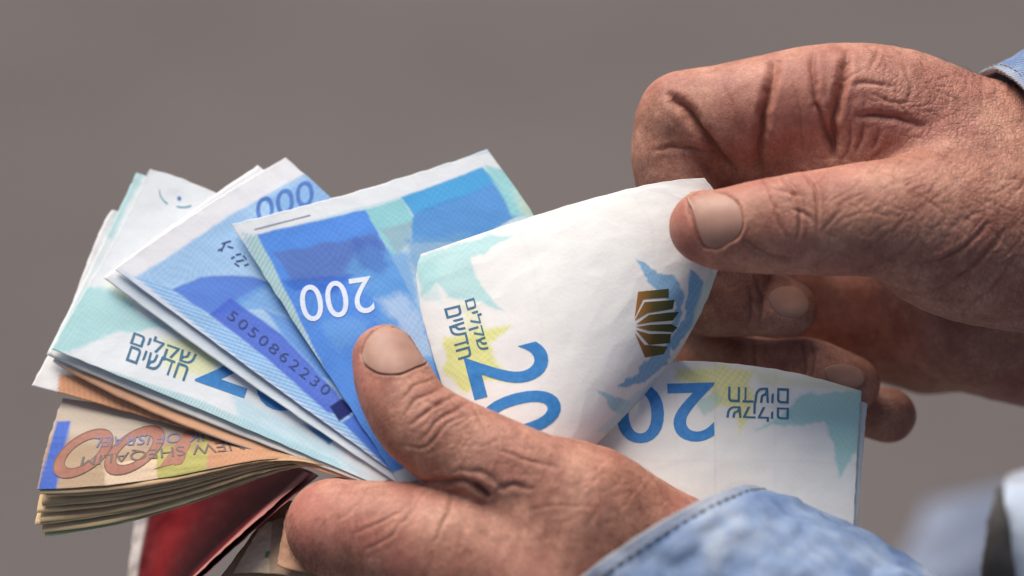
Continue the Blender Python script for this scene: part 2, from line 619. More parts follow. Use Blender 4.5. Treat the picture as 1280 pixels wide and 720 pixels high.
def text2d(s, shear=0.0, bold=0.0, spacing=1.0):
    """letter outlines in a 0..1 box"""
    cu = bpy.data.curves.new('t', 'FONT')
    cu.body = s
    cu.shear = shear
    cu.offset = bold
    cu.space_character = spacing
    cu.resolution_u = 6
    o = bpy.data.objects.new('t', cu)
    col.objects.link(o)
    dg = bpy.context.evaluated_depsgraph_get()
    me = o.evaluated_get(dg).to_mesh()
    me.calc_loop_triangles()
    v = np.array([x.co[:2] for x in me.vertices])
    tr = np.array([x.vertices[:] for x in me.loop_triangles])
    o.evaluated_get(dg).to_mesh_clear()
    bpy.data.objects.remove(o)
    bpy.data.curves.remove(cu)
    if 'ד' in s:                     # this letter's outline does not fill properly in the font: redraw it as bar and stem
        hh = v[:, 1].max()
        tall = v[:, 0].max()
        x0 = tall - 0.6 - 0.523 if s.endswith('ח') else 0
        m_ = (v[tr][:, :, 0] > x0 - 0.03).all(1) & (v[tr][:, :, 0] < x0 + 0.545).all(1)
        tr = tr[~m_]
        n0 = len(v)
        th = 0.085
        bar = [(x0 + 0.0, hh - th), (x0 + 0.49, hh - th), (x0 + 0.49, hh), (x0 + 0.0, hh)]
        stem = [(x0 + 0.32, 0), (x0 + 0.405, 0), (x0 + 0.405, hh - th), (x0 + 0.32, hh - th)]
        v = np.concatenate([v, bar, stem])
        tr = np.concatenate([tr, np.array([[0, 1, 2], [0, 2, 3], [4, 5, 6], [4, 6, 7]]) + n0])
    v = (v - v.min(0)) / (v.max(0) - v.min(0))
    return v, tr


def qbox(cx, cy, up, w, h):
    u = np.array(up, float)
    u /= np.linalg.norm(u)
    x = np.array([-u[1], u[0]])
    c = np.array([cx, cy], float)
    return [c - x * w / 2 + u * h / 2, c + x * w / 2 + u * h / 2, c + x * w / 2 - u * h / 2, c - x * w / 2 - u * h / 2]


def outline2d(polys):
    """fan-triangulated convex-ish polygons given straight in picture points -> box + tris"""
    a = np.concatenate([np.asarray(p_, float) for p_ in polys])
    lo, hi = a.min(0), a.max(0)
    v, tr = [], []
    for p_ in polys:
        p_ = np.asarray(p_, float)
        n0 = len(v)
        v += [((q - lo) / (hi - lo)) for q in p_]
        from mathutils.geometry import tessellate_polygon
        for t3 in tessellate_polygon([[Vector((q[0], q[1], 0)) for q in p_]]):
            tr.append([n0 + i for i in t3])
    v = np.array(v)
    v[:, 1] = 1 - v[:, 1]
    return v, np.array(tr), [lo, (hi[0], lo[1]), hi, (lo[0], hi[1])]


def ring2d(c, a, b, wa, wb, tilt=0, n=40, a0=0, a1=2 * math.pi):
    """an elliptic stroke as a strip of quads in picture points"""
    polys = []
    ct, st = math.cos(tilt), math.sin(tilt)
    for i in range(n):
        qs = []
        for (th, f) in ((a0 + (a1 - a0) * i / n, 0), (a0 + (a1 - a0) * (i + 1) / n, 0), (a0 + (a1 - a0) * (i + 1) / n, 1), (a0 + (a1 - a0) * i / n, 1)):
            x, y = (a - f * wa) * math.cos(th), (b - f * wb) * math.sin(th)
            qs.append((c[0] + x * ct - y * st, c[1] + x * st + y * ct))
        polys.append(qs)
    return outline2d(polys)


SHEK, HAD = 'שקלים'[::-1], 'חדשים'[::-1]
T_SHEK, T_HAD, T_20 = text2d(SHEK, bold=0.006), text2d(HAD, bold=0.006), text2d('20', bold=0.012)
INK_BLUE = mat_ink('ink_blue', srgb(50, 128, 194))
INK_TEAL = mat_ink('ink_slate', srgb(62, 112, 142))
INK_WHITE = mat_ink('ink_bare_paper', srgb(226, 234, 246), var=0.05)
INK_NAVY = mat_ink('ink_navy', srgb(44, 66, 128))
INK_MID = mat_ink('ink_mid_blue', srgb(70, 118, 192))
INK_BROWN = mat_ink('ink_brown', srgb(146, 84, 60))
INK_DARK = mat_ink('ink_dark', srgb(84, 66, 62))
INK_OUTLINE = mat_ink('ink_dark_brown', srgb(104, 62, 48))
INK_GOLD = mat_ink('ink_gold_green', srgb(84, 84, 44), 0.35, 0.35)
# optically variable ink of the emblem: copper running into dark green across its width
mt_ = INK_GOLD.node_tree
tc_ = mt_.nodes['Texture Coordinate']
sx_ = N(mt_, 'ShaderNodeSeparateXYZ')
mt_.links.new(tc_.outputs['Object'], sx_.inputs[0])
mr_ = N(mt_, 'ShaderNodeMapRange')
mr_.inputs[1].default_value, mr_.inputs[2].default_value = -0.0055, 0.0045
mt_.links.new(sx_.outputs[0], mr_.inputs[0])
cr_ = N(mt_, 'ShaderNodeValToRGB')
cr_.color_ramp.elements[0].color = (*srgb(176, 116, 58), 1)
cr_.color_ramp.elements[1].color = (*srgb(58, 72, 38), 1)
k_ = cr_.color_ramp.elements.new(0.5)
k_.color = (*srgb(96, 84, 40), 1)
mt_.links.new(mr_.outputs[0], cr_.inputs[0])
mt_.links.new(cr_.outputs[0], mt_.nodes['Principled BSDF'].inputs['Base Color'])

# --- the front 20, drawn out by the right hand
n = Note([[(505, 325, -1), (640, 279, -8), (770, 240, -10), (880, 223, -8)],
          [(537, 430, -1), (672, 398, -12), (805, 345, -14), (902, 318, -8)],
          [(590, 615, 1), (665, 612, -6), (748, 552, -7), (832, 468, 3)]], 270, 250, (238, 236, 231), 0.45, 1, (1, 0.9, 0.55, 0.0))
n.tint(0.05, 45, (215, 222, 236))
TE = (168, 220, 220)
n.fill([(516, 326), (600, 296), (640, 292), (606, 316), (588, 320), (596, 350), (630, 392), (600, 376), (560, 372), (545, 352), (528, 372)], TE, 0.75, 5, 6, 16)
n.fill([(520, 330), (545, 326), (552, 380), (530, 376)], TE, 0.4, 10, 6, 18)
YE = (232, 234, 130)
n.fill([(556, 424), (600, 412), (640, 408), (612, 428), (622, 450), (650, 478), (610, 472), (580, 490), (556, 460)], YE, 0.8, 8, 7, 18)
n.fill([(575, 380), (600, 386), (604, 412), (580, 420)], YE, 0.35, 10, 6, 18)
BL = (112, 178, 222)
n.fill([(795, 320), (822, 342), (842, 345), (856, 370), (850, 400), (838, 420), (846, 380), (828, 372), (808, 352)], BL, 0.8, 3, 6, 12)
n.fill([(862, 335), (878, 350), (872, 400), (842, 440), (832, 430), (856, 396)], BL, 0.85, 3, 5, 12)
n.fill([(892, 330), (894, 360), (872, 420), (858, 440), (866, 400), (876, 360)], (206, 226, 214), 0.8, 4, 3, 12)
n.fill([(838, 425), (836, 455), (806, 478), (770, 487), (800, 462), (818, 440)], BL, 0.8, 3, 6, 10)
n.fill([(745, 488), (775, 497), (790, 505), (776, 520), (760, 505)], (150, 205, 222), 0.75, 3, 5, 10)
n.fill([(836, 462), (800, 505), (760, 545), (745, 540), (790, 495)], (196, 224, 226), 0.7, 5, 3, 10)
n.decal('lettering', *T_SHEK, [(596, 371), (614, 435), (594, 441), (576, 377)], INK_TEAL)
n.decal('lettering', *T_HAD, [(575, 381), (590, 445), (573, 450), (555, 386)], INK_TEAL)
n.decal('numeral', *T_20, qbox(643, 490, (0.967, -0.254), 112, 104), INK_BLUE)
# emblem of seven fanned leaves
E = lambda pts: [(500 + x_ / 2.77, 200 + y_ / 2.77) for x_, y_ in pts]
leaves = [E([(824, 456), (930, 446), (930, 476), (842, 482), (812, 545)]),
          E([(846, 492), (950, 484), (944, 516), (856, 530), (812, 556)]),
          E([(862, 536), (930, 528), (966, 526), (944, 556), (866, 562), (816, 570)]),
          E([(816, 578), (866, 570), (940, 568), (960, 580), (944, 596), (866, 592)]),
          E([(816, 588), (862, 602), (938, 602), (934, 634), (862, 640)]),
          E([(812, 596), (846, 640), (926, 646), (912, 672), (848, 684)])]
v2, tr, q = outline2d(leaves)
n.decal('emblem', v2, tr, q, INK_GOLD)
n.build('white twenty note with a gold emblem, pulled out by the right hand')

# --- the 20 that sticks out behind the left wrist, a folded pair
for k in (1, 0):
    o_ = k * 7
    n = Note([[(735 + o_, 466 + o_ * 2.2, 5 + k * 2), (900 + o_, 453 + o_ * 2.2, 5 + k * 2), (1077 + o_, 489 + o_ * 2.2, 6 + k * 2)],
              [(730 + o_, 580, 6 + k * 2), (900 + o_, 575, 4.4 + k * 2), (1071 + o_, 580, 6 + k * 2)],
              [(728 + o_, 705, 8 + k * 2), (900 + o_, 705, 7 + k * 2), (1066 + o_ * 0.6, 690, 8 + k * 2)]], 230 if k == 0 else 60, 190 if k == 0 else 50, (234, 233, 228), 0.45, 21 + k)
    n.tint(0.05, 45, (200, 208, 222))
    if k == 0:
        n.fill([(1000, 490), (1080, 484), (1080, 560), (1066, 570), (1048, 600), (1040, 556), (1030, 530), (984, 528), (945, 540), (985, 512)], (160, 212, 206), 0.8, 6, 9, 16)
        n.fill([(845, 458), (940, 462), (936, 480), (945, 500), (925, 540), (918, 510), (895, 510), (888, 488), (845, 472)], (236, 232, 140), 0.75, 10, 7, 18)
        n.fill([(940, 462), (1075, 484), (1070, 492), (950, 480)], (214, 216, 170), 0.5, 10, 5, 18)
        n.fill([(870, 505), (895, 486), (905, 500), (880, 520)], (150, 205, 190), 0.5, 5, 4, 10)
        n.fill([(893, 440), (895, 440), (895, 620), (893, 620)], (200, 200, 200), 0.35, 3)
        n.decal('numeral', *T_20, qbox(832, 516, (0.03, 1), 124, 74), INK_BLUE)
        n.decal('lettering', *T_SHEK, qbox(947, 515, (-0.03, 1), 78, 24), INK_TEAL)
        n.decal('lettering', *T_HAD, qbox(948, 494, (-0.03, 1), 76, 19), INK_TEAL)
    n.build('white twenty note with upside-down numerals, sticking out behind the left wrist and cuff' if k == 0 else
            'plain note edge right behind the twenty with upside-down numerals')

# --- the deep blue 200
n = Note([[(289, 280, 0), (450, 238, -2), (609, 187, -1)],
          [(385, 430, 1), (540, 380, -1.5), (698, 315, 1)],
          [(500, 605, 2.5), (650, 560, 3), (790, 470, 4)]], 260, 260, (206, 226, 232), 0.4, 3)
n.tint(0.06, 30, (190, 210, 240))
n.fill([(280, 285), (610, 190), (630, 210), (300, 300)], (232, 236, 238), 1, 3, 2)
n.fill([(308, 297), (330, 294), (420, 520), (470, 600), (440, 600)], (196, 224, 214), 1, 4)
n.fill([(300, 290), (326, 294), (480, 600), (440, 600)], (120, 178, 214), 0.6, 4, mod=n.hatch(0.5, 5.0))
n.fill([(322, 293), (458, 262), (520, 380), (570, 470), (560, 560), (470, 600), (400, 450)], (92, 152, 238), 1, 3, 1.5)
n.fill([(340, 316), (470, 292), (490, 318), (440, 346), (366, 352)], (96, 128, 200), 0.9, 6, 4, 20)
n.fill([(458, 300), (510, 320), (552, 460), (480, 470), (474, 380), (430, 340)], (112, 176, 236), 0.75, 14, 9, 26)
n.fill([(352, 350), (440, 344), (420, 366), (368, 364)], (44, 96, 205), 0.6, 8, 5, 14)
n.fill([(470, 375), (500, 365), (530, 400), (545, 450), (520, 445), (490, 400)], (190, 216, 244), 0.8, 14, 12, 18)
n.fill([(400, 400), (440, 395), (470, 402), (450, 420), (420, 440)], (120, 178, 240), 0.6, 12, 10, 16)
n.fill([(440, 300), (470, 296), (488, 330), (470, 345), (450, 330)], (70, 100, 190), 0.5, 10, 8, 14)
n.fill([(456, 262), (502, 248), (518, 275), (512, 300), (492, 318), (478, 300)], (150, 214, 220), 0.95, 3, 2)
n.fill([(476, 286), (518, 276), (514, 304), (496, 318)], (158, 190, 204), 0.9, 5, 3)
n.fill([(502, 247), (604, 209), (622, 228), (560, 256), (516, 268)], (70, 172, 232), 0.95, 3, 2)
n.fill([(516, 267), (622, 228), (652, 268), (590, 300), (515, 305)], (86, 156, 224), 0.95, 4, 3)
n.fill([(606, 206), (640, 214), (672, 270), (640, 270)], (160, 220, 220), 0.9, 5, 2)
n.fill([(640, 236), (664, 258), (670, 280), (650, 262)], (214, 222, 196), 0.6, 8, 2)
n.fill([(505, 300), (590, 290), (560, 340), (540, 400)], (120, 174, 220), 0.7, 10, 6, 20)
n.decal('numeral', *text2d('200', bold=0.0), qbox(421, 374, (0.15, 0.985), 92, 46), INK_WHITE)
v2, tr, q = outline2d([[(318, 286), (388, 268), (388, 269.5), (318, 287.5)]])
n.decal('microprint', v2, tr, q, mat_ink('ink_grey', srgb(150, 156, 170)))
n.build('deep blue two-hundred note with white upside-down numerals, under the left thumb tip')

# --- two paler blue 200s
n = Note([[(143, 336, 4.2), (250, 262, 3), (357, 197, 3.2)],
          [(325, 470, 3.5), (420, 395, 3), (500, 330, 3)],
          [(528, 616, 2.6), (600, 560, 3), (660, 500, 3)]], 250, 260, (176, 212, 244), 0.4, 5)
n.fill([(130, 340), (350, 190), (376, 204), (390, 212), (300, 262), (172, 347)], (236, 236, 238), 1, 3, 1)
n.fill([(140, 330), (173, 348), (300, 448), (540, 620), (500, 630)], (220, 230, 240), 1, 4)
n.fill([(168, 346), (200, 352), (310, 430), (420, 515), (520, 600), (525, 622), (300, 452)], (120, 176, 232), 0.7, 4, mod=n.hatch(1.9, 4.4))
n.fill([(172, 347), (300, 262), (330, 290), (300, 330), (215, 358)], (166, 204, 240), 0.8, 8, 4)
n.fill([(214, 362), (250, 346), (310, 344), (340, 355), (310, 375), (266, 395)], (84, 130, 222), 0.9, 4, 2)
n.fill([(340, 350), (370, 400), (330, 385), (266, 394), (300, 372)], (120, 176, 236), 0.8, 6)
n.fill([(262, 393), (288, 372), (352, 418), (420, 490), (440, 520), (410, 516), (330, 445)], (76, 108, 216), 0.9, 4, 1)
n.fill([(330, 385), (390, 410), (430, 480), (400, 470), (352, 418)], (96, 156, 234), 0.8, 6, 3)
n.fill([(412, 508), (428, 498), (442, 514), (424, 527)], (28, 40, 108), 1, 2)
n.fill([(428, 528), (445, 516), (500, 590), (520, 612), (490, 590)], (60, 112, 220), 0.9, 4)
n.fill([(330, 250), (395, 220), (420, 245), (380, 275)], (140, 186, 236), 0.7, 6, 3)
n.decal('serial_number', *text2d('5050862230', spacing=1.3), qbox(349, 441, (0.62, -0.785), 158, 13), INK_NAVY)
n.decal('numeral', *text2d('000', shear=0.2), qbox(356, 252, (-0.36, -0.93), 78, 30), INK_MID)
marks = []
for (x_, y_, a_, l_) in ((283, 303, 0.3, 12), (279, 309, -0.5, 12), (288, 309, 0.9, 8), (275, 312, 0.2, 6), (298, 318, 0.4, 7), (300, 326, 0.4, 10), (296, 331, 1.2, 7), (308, 331, 0.3, 6), (291, 322, 0.0, 5), (306, 322, 1.5, 6)):
    c_, s_ = math.cos(a_ - 0.6), math.sin(a_ - 0.6)
    marks.append([(x_ - c_ * l_ / 2 + s_, y_ - s_ * l_ / 2 - c_), (x_ + c_ * l_ / 2 + s_, y_ + s_ * l_ / 2 - c_), (x_ + c_ * l_ / 2 - s_, y_ + s_ * l_ / 2 + c_), (x_ - c_ * l_ / 2 - s_, y_ - s_ * l_ / 2 + c_)])
v2, tr, q = outline2d(marks)
n.decal('lettering', v2, tr, q, INK_NAVY)
n.build('pale blue two-hundred note with a dark serial number along its edge')

n = Note([[(129, 347, 6), (228, 272, 5), (322, 207, 5)],
          [(310, 478, 4.8), (400, 400, 4.6), (480, 340, 4.6)],
          [(512, 614, 3.2), (590, 570, 4), (650, 510, 4)]], 110, 110, (232, 234, 236), 0.4, 6)
n.fill([(135, 352), (150, 345), (520, 612), (505, 616)], (208, 226, 236), 0.8, 5, mod=n.hatch(1.9, 4.4, 0.4))
n.build('cream-edged note showing as a rim below the note with the serial number')

# --- the 20s further back in the fan
n = Note([[(187, 212, 8), (142, 300, 9), (64, 436, 9)],
          [(330, 270, 7), (290, 400, 7), (250, 512, 8)],
          [(600, 420, 4), (560, 540, 4), (470, 606, 4.2)]], 220, 240, (232, 236, 238), 0.4, 7)
n.tint(0.05, 40, (206, 222, 232))
n.fill([(60, 440), (110, 355), (150, 360), (175, 392), (260, 430), (210, 410), (150, 415), (110, 430), (90, 440)], (172, 222, 222), 0.85, 8, 9, 18)
n.fill([(205, 425), (262, 420), (290, 440), (262, 470), (225, 470), (205, 455)], (238, 240, 170), 0.7, 14, 7, 18)
n.fill([(130, 350), (170, 360), (185, 385), (150, 372)], (228, 236, 200), 0.6, 8, 5)
n.fill([(90, 448), (250, 500), (420, 575), (430, 590), (250, 520), (92, 456)], (120, 200, 205), 0.75, 4, 0, mod=n.hatch(0.6, 4.0, 0.25))
n.fill([(290, 490), (420, 560), (470, 606), (430, 590), (300, 530)], (176, 222, 236), 0.6, 14, 5)
n.fill([(380, 530), (420, 545), (410, 556)], (50, 130, 190), 0.9, 4, 3)
n.decal('numeral', *T_20, qbox(321, 463, (0.333, -0.943), 138, 78), INK_BLUE)
n.decal('lettering', *T_SHEK, qbox(204, 437, (0.333, -0.943), 84, 25), INK_TEAL)
n.decal('lettering', *T_HAD, qbox(197, 454, (0.333, -0.943), 78, 20), INK_TEAL)
INK_TURQ = mat_ink('ink_turquoise', srgb(96, 160, 176))
v2, tr, q = ring2d((222, 243), 24, 17, 1.6, 1.6, 0.35, 24, 1.9, 3.0)
n.decal('arc_mark', v2, tr, q, INK_TURQ)
v2, tr, q = ring2d((224, 244), 22, 15, 1.8, 1.8, 0.35, 18, 0.5, 1.5)
n.decal('arc_mark', v2, tr, q, INK_TURQ)
v2, tr, q = ring2d((224, 248), 2.6, 2.6, 2.5, 2.5, 0, 12)
n.decal('dot_mark', v2, tr, q, INK_MID)
n.build('white twenty note with teal wash and upright numerals, below the pale blue notes')

n = Note([[(170, 216, 10), (135, 290, 10.5), (58, 443, 11)],
          [(330, 290, 9), (290, 400, 9), (240, 520, 9.5)],
          [(600, 440, 5), (560, 540, 5), (462, 606, 5)]], 90, 90, (226, 234, 234), 0.4, 8)
n.fill([(160, 215), (182, 213), (140, 300), (125, 290)], (178, 218, 220), 0.8, 6, 3)
n.fill([(60, 436), (100, 450), (480, 600), (460, 610), (70, 456)], (236, 232, 222), 0.9, 4)
n.build('white note with a teal corner, just behind the upright twenty')

n = Note([[(140, 262, 12), (112, 320, 12.5), (66, 452, 12)],
          [(320, 330, 11), (280, 420, 11), (230, 532, 10.5)],
          [(600, 470, 6), (540, 560, 6), (452, 603, 5.6)]], 80, 80, (230, 230, 230), 0.4, 9)
n.fill([(72, 455), (120, 468), (430, 588), (440, 604), (200, 524), (74, 474)], (228, 172, 130), 0.95, 4)
n.build('cream note with a thin orange rim, between the twenties and the orange note')

n = Note([[(137, 268, 14), (92, 380, 15), (39, 482, 14)],
          [(320, 350, 13), (280, 440, 13), (215, 531, 12.5)],
          [(600, 480, 7), (520, 570, 7), (444, 601, 6.2)]], 110, 130, (230, 228, 224), 0.4, 10)
n.fill([(74, 468), (110, 470), (430, 580), (450, 606), (400, 590), (208, 536), (72, 497)], (232, 176, 136), 1, 3)
n.fill([(74, 468), (110, 470), (430, 580), (450, 606), (400, 590), (208, 536), (72, 497)], (206, 128, 84), 0.6, 3, mod=n.hatch(0.9, 3.6))
n.fill([(110, 466), (260, 512), (420, 574), (440, 600), (250, 530)], (222, 170, 140), 0.5, 8)
n.build('orange hatched note with a white end, lying over the brown hundreds')

# --- the bundle of old brown hundreds
tops = [(80, 494), (230, 530), (440, 600)]
NB = 9
for k in range(NB, -1, -1):
    f = (0, 0.09, 0.15, 0.31, 0.36, 0.5, 0.7, 0.76, 0.93, 1.0)[k]
    lo = [(46 + (10 if k == NB else 0 if k == 0 else rng.uniform(-4, 16)) , 612 + 58 * f), (228, 593 + 38 * f + rng.uniform(-2, 2) * (k > 0)), (335 + 6 * f, 574 + 18 * f), (430 - 22 * f, 592 - 2 * f)]
    # a sheet that leans back: near edge low, far edge high and deeper
    dn = [(9 + 0.8 * k), (8 + 0.7 * k), (6.5 + 0.4 * k), (6.5 + 0.17 * k)]
    df = [(17 + 0.8 * k), (16 + 0.7 * k), (13 + 0.35 * k), (9 + 0.14 * k)]
    up = [(78 + 3 * (k % 2), 498 + 24 * f), (228, 520 + 10 * f), (340, 548), (446, 592)]
    big = k == 0
    base = (180, 154, 126) if k == 0 else (224, 194, 148) if k != NB else (196, 200, 158)  # top sheet toned down for shadow cast from above, dim lower sheets brightened
    n = Note([[(*a, d) for a, d in zip(up, df)],
              [((a[0] + b_[0]) / 2 - (3 if i == 0 else 0), (a[1] + b_[1]) / 2, (p_ + q_) / 2 - 1.0) for i, (a, b_, p_, q_) in enumerate(zip(up, lo, df, dn))],
              [(*a, d) for a, d in zip(lo, dn)]], 220 if big else 80, 120 if big else 26, base, 0.4 if big else 1.3, 30 + k)
    if big:
        n.tint(0.2, 16, (170, 134, 104))
        n.fill([(70, 490), (240, 520), (200, 560), (60, 545)], (190, 180, 166), 0.7, 20, 6)
        n.fill([(71, 527), (89, 526), (70, 614), (46, 616)], (62, 104, 196), 0.95, 3, 1)
        n.fill([(176, 570), (265, 535), (257, 590), (196, 604), (192, 590)], (176, 172, 96), 0.9, 3, 1)
        n.fill([(130, 580), (196, 572), (196, 606), (132, 612)], (226, 200, 170), 0.8, 3, 1)
        n.fill([(262, 540), (330, 560), (320, 580), (258, 584)], (206, 136, 96), 0.8, 4, 2, mod=n.hatch(0.2, 5, 0.4))
        n.fill([(320, 556), (420, 585), (380, 584), (322, 578)], (200, 140, 100), 0.8, 4, 2, mod=n.hatch(0.2, 4, 0.4))
        n.fill([(180, 530), (260, 530), (250, 565), (170, 560)], (150, 118, 96), 0.5, 12, 8)
        for (cx, cy) in ((104, 567), (168, 563)):
            v2, tr, q = ring2d((cx, cy), 43, 21, 15, 8, -0.62, 40)
            n.decal('numeral', v2, tr, q, INK_BROWN)
            v2, tr, q = ring2d((cx, cy), 44, 22, 1.3, 1.3, -0.62, 40)
            n.decal('numeral_outline', v2, tr, q, INK_OUTLINE, 0.13)
            v2, tr, q = ring2d((cx, cy), 28, 13, 1.0, 1.0, -0.62, 40)
            n.decal('numeral_outline', v2, tr, q, INK_OUTLINE, 0.13)
        v2, tr, q = outline2d([[(191, 587), (229, 577), (227, 580), (217, 582), (246, 536), (232, 538), (200, 583)]])
        n.decal('numeral', v2, tr, q, INK_BROWN)
        n.decal('lettering', *text2d('NEW SHEQALIM'), [(306, 562), (100, 583), (104, 569), (300, 548)], INK_DARK, 0.16)
        n.decal('lettering', *text2d('BANK OF ISRAEL'), [(300, 549), (112, 560), (120, 547), (296, 537)], mat_ink('ink_dull_blue', srgb(96, 92, 128)), 0.16)
        n.build('brown hundred note with a blue strip and upside-down numerals, on top of the bundle')
    else:
        n.tint(0.15, 16, (150, 120, 90))
        if k == NB:
            n.uvfill(0, 0.9, 0.7, 0.97, (120, 168, 92), 0.8)
        elif k in (NB - 1, 4):
            n.uvfill(0.06, 0.8, 0.8, 0.95, (150, 180, 120), 0.6)
        else:
            n.uvfill(0.04, 0.9, 0.82, 0.97, (188, 150, 112), 0.6)
        word = {1: 'first', 2: 'second', 3: 'third', 4: 'fourth', 5: 'fifth', 6: 'sixth', 7: 'seventh', 8: 'eighth', NB: 'last and greenish'}[k]
        n.build('old brown note, %s sheet below the top hundred of the bundle' % word)

# --- red notes sagging below the bundle
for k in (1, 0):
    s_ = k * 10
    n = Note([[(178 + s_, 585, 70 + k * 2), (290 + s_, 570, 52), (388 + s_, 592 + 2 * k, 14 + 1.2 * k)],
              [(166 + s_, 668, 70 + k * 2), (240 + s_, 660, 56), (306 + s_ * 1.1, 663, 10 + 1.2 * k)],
              [(156 + s_, 760, 70 + k * 2), (196 + s_, 760, 56), (208 + s_ * 1.2, 752, 8 + 1.2 * k)]], 100, 70, (96, 10, 18), 1.6, 50 + k)  # base red darkened to carry the bundle's shade
    n.tint(0.3, 30, (90, 12, 22))
    n.uvfill(-1, 0.09, -1, 2, (222, 214, 206), 1, 0.03)
    n.uvfill(0.55, 2, -1, 2, (88, 12, 20), 0.5, 0.3)  # slightly deeper maroon over the near part
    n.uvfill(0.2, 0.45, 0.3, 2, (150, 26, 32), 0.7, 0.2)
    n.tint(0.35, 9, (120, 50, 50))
    n.uvfill(0.965, 2, -1, 2, (190, 126, 118), 0.9, 0.02)
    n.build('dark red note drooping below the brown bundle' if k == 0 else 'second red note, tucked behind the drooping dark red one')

# --- folded brown notes pressed under the forefinger
specs = [([(340, 634), (375, 626), (430, 640)], [(258, 745), (330, 745), (400, 745)], 26, (214, 178, 142), 'tan folded note hanging below the forefinger, beside the red notes'),  # these paper colours are lightened to offset the shade below the bundle
         ([(322, 664), (346, 648), (400, 640)], [(290, 716), (346, 718), (410, 730)], 21, (226, 206, 176), 'cream panelled note, middle one of those under the forefinger'),
         ([(357, 642), (376, 630), (430, 640)], [(346, 706), (372, 714), (430, 722)], 15, (186, 142, 114), 'brown worn note pressed right against the forefinger')]
for i, (a, b_, d, base, lab) in enumerate(specs):
    n = Note([[(*x_, d) for x_ in a], [(*x_, d - 2 * j) for j, x_ in enumerate(b_)]], 50, 40, base, 0.8, 60 + i)
    n.tint(0.2, 14, (130, 90, 66))
    if i == 1:
        n.uvfill(0.42, 2, -1, 2, (186, 148, 120), 0.7)
        n.fill([(332, 690), (338, 688), (336, 698), (331, 697)], (70, 120, 70), 0.9, 2)
    n.build(lab)


# ------------------------------------------------------------------ hands
def smin(a, b, k):
    h = np.maximum(k - np.abs(a - b), 0) / k
    return np.minimum(a, b) - h * h * k * 0.25


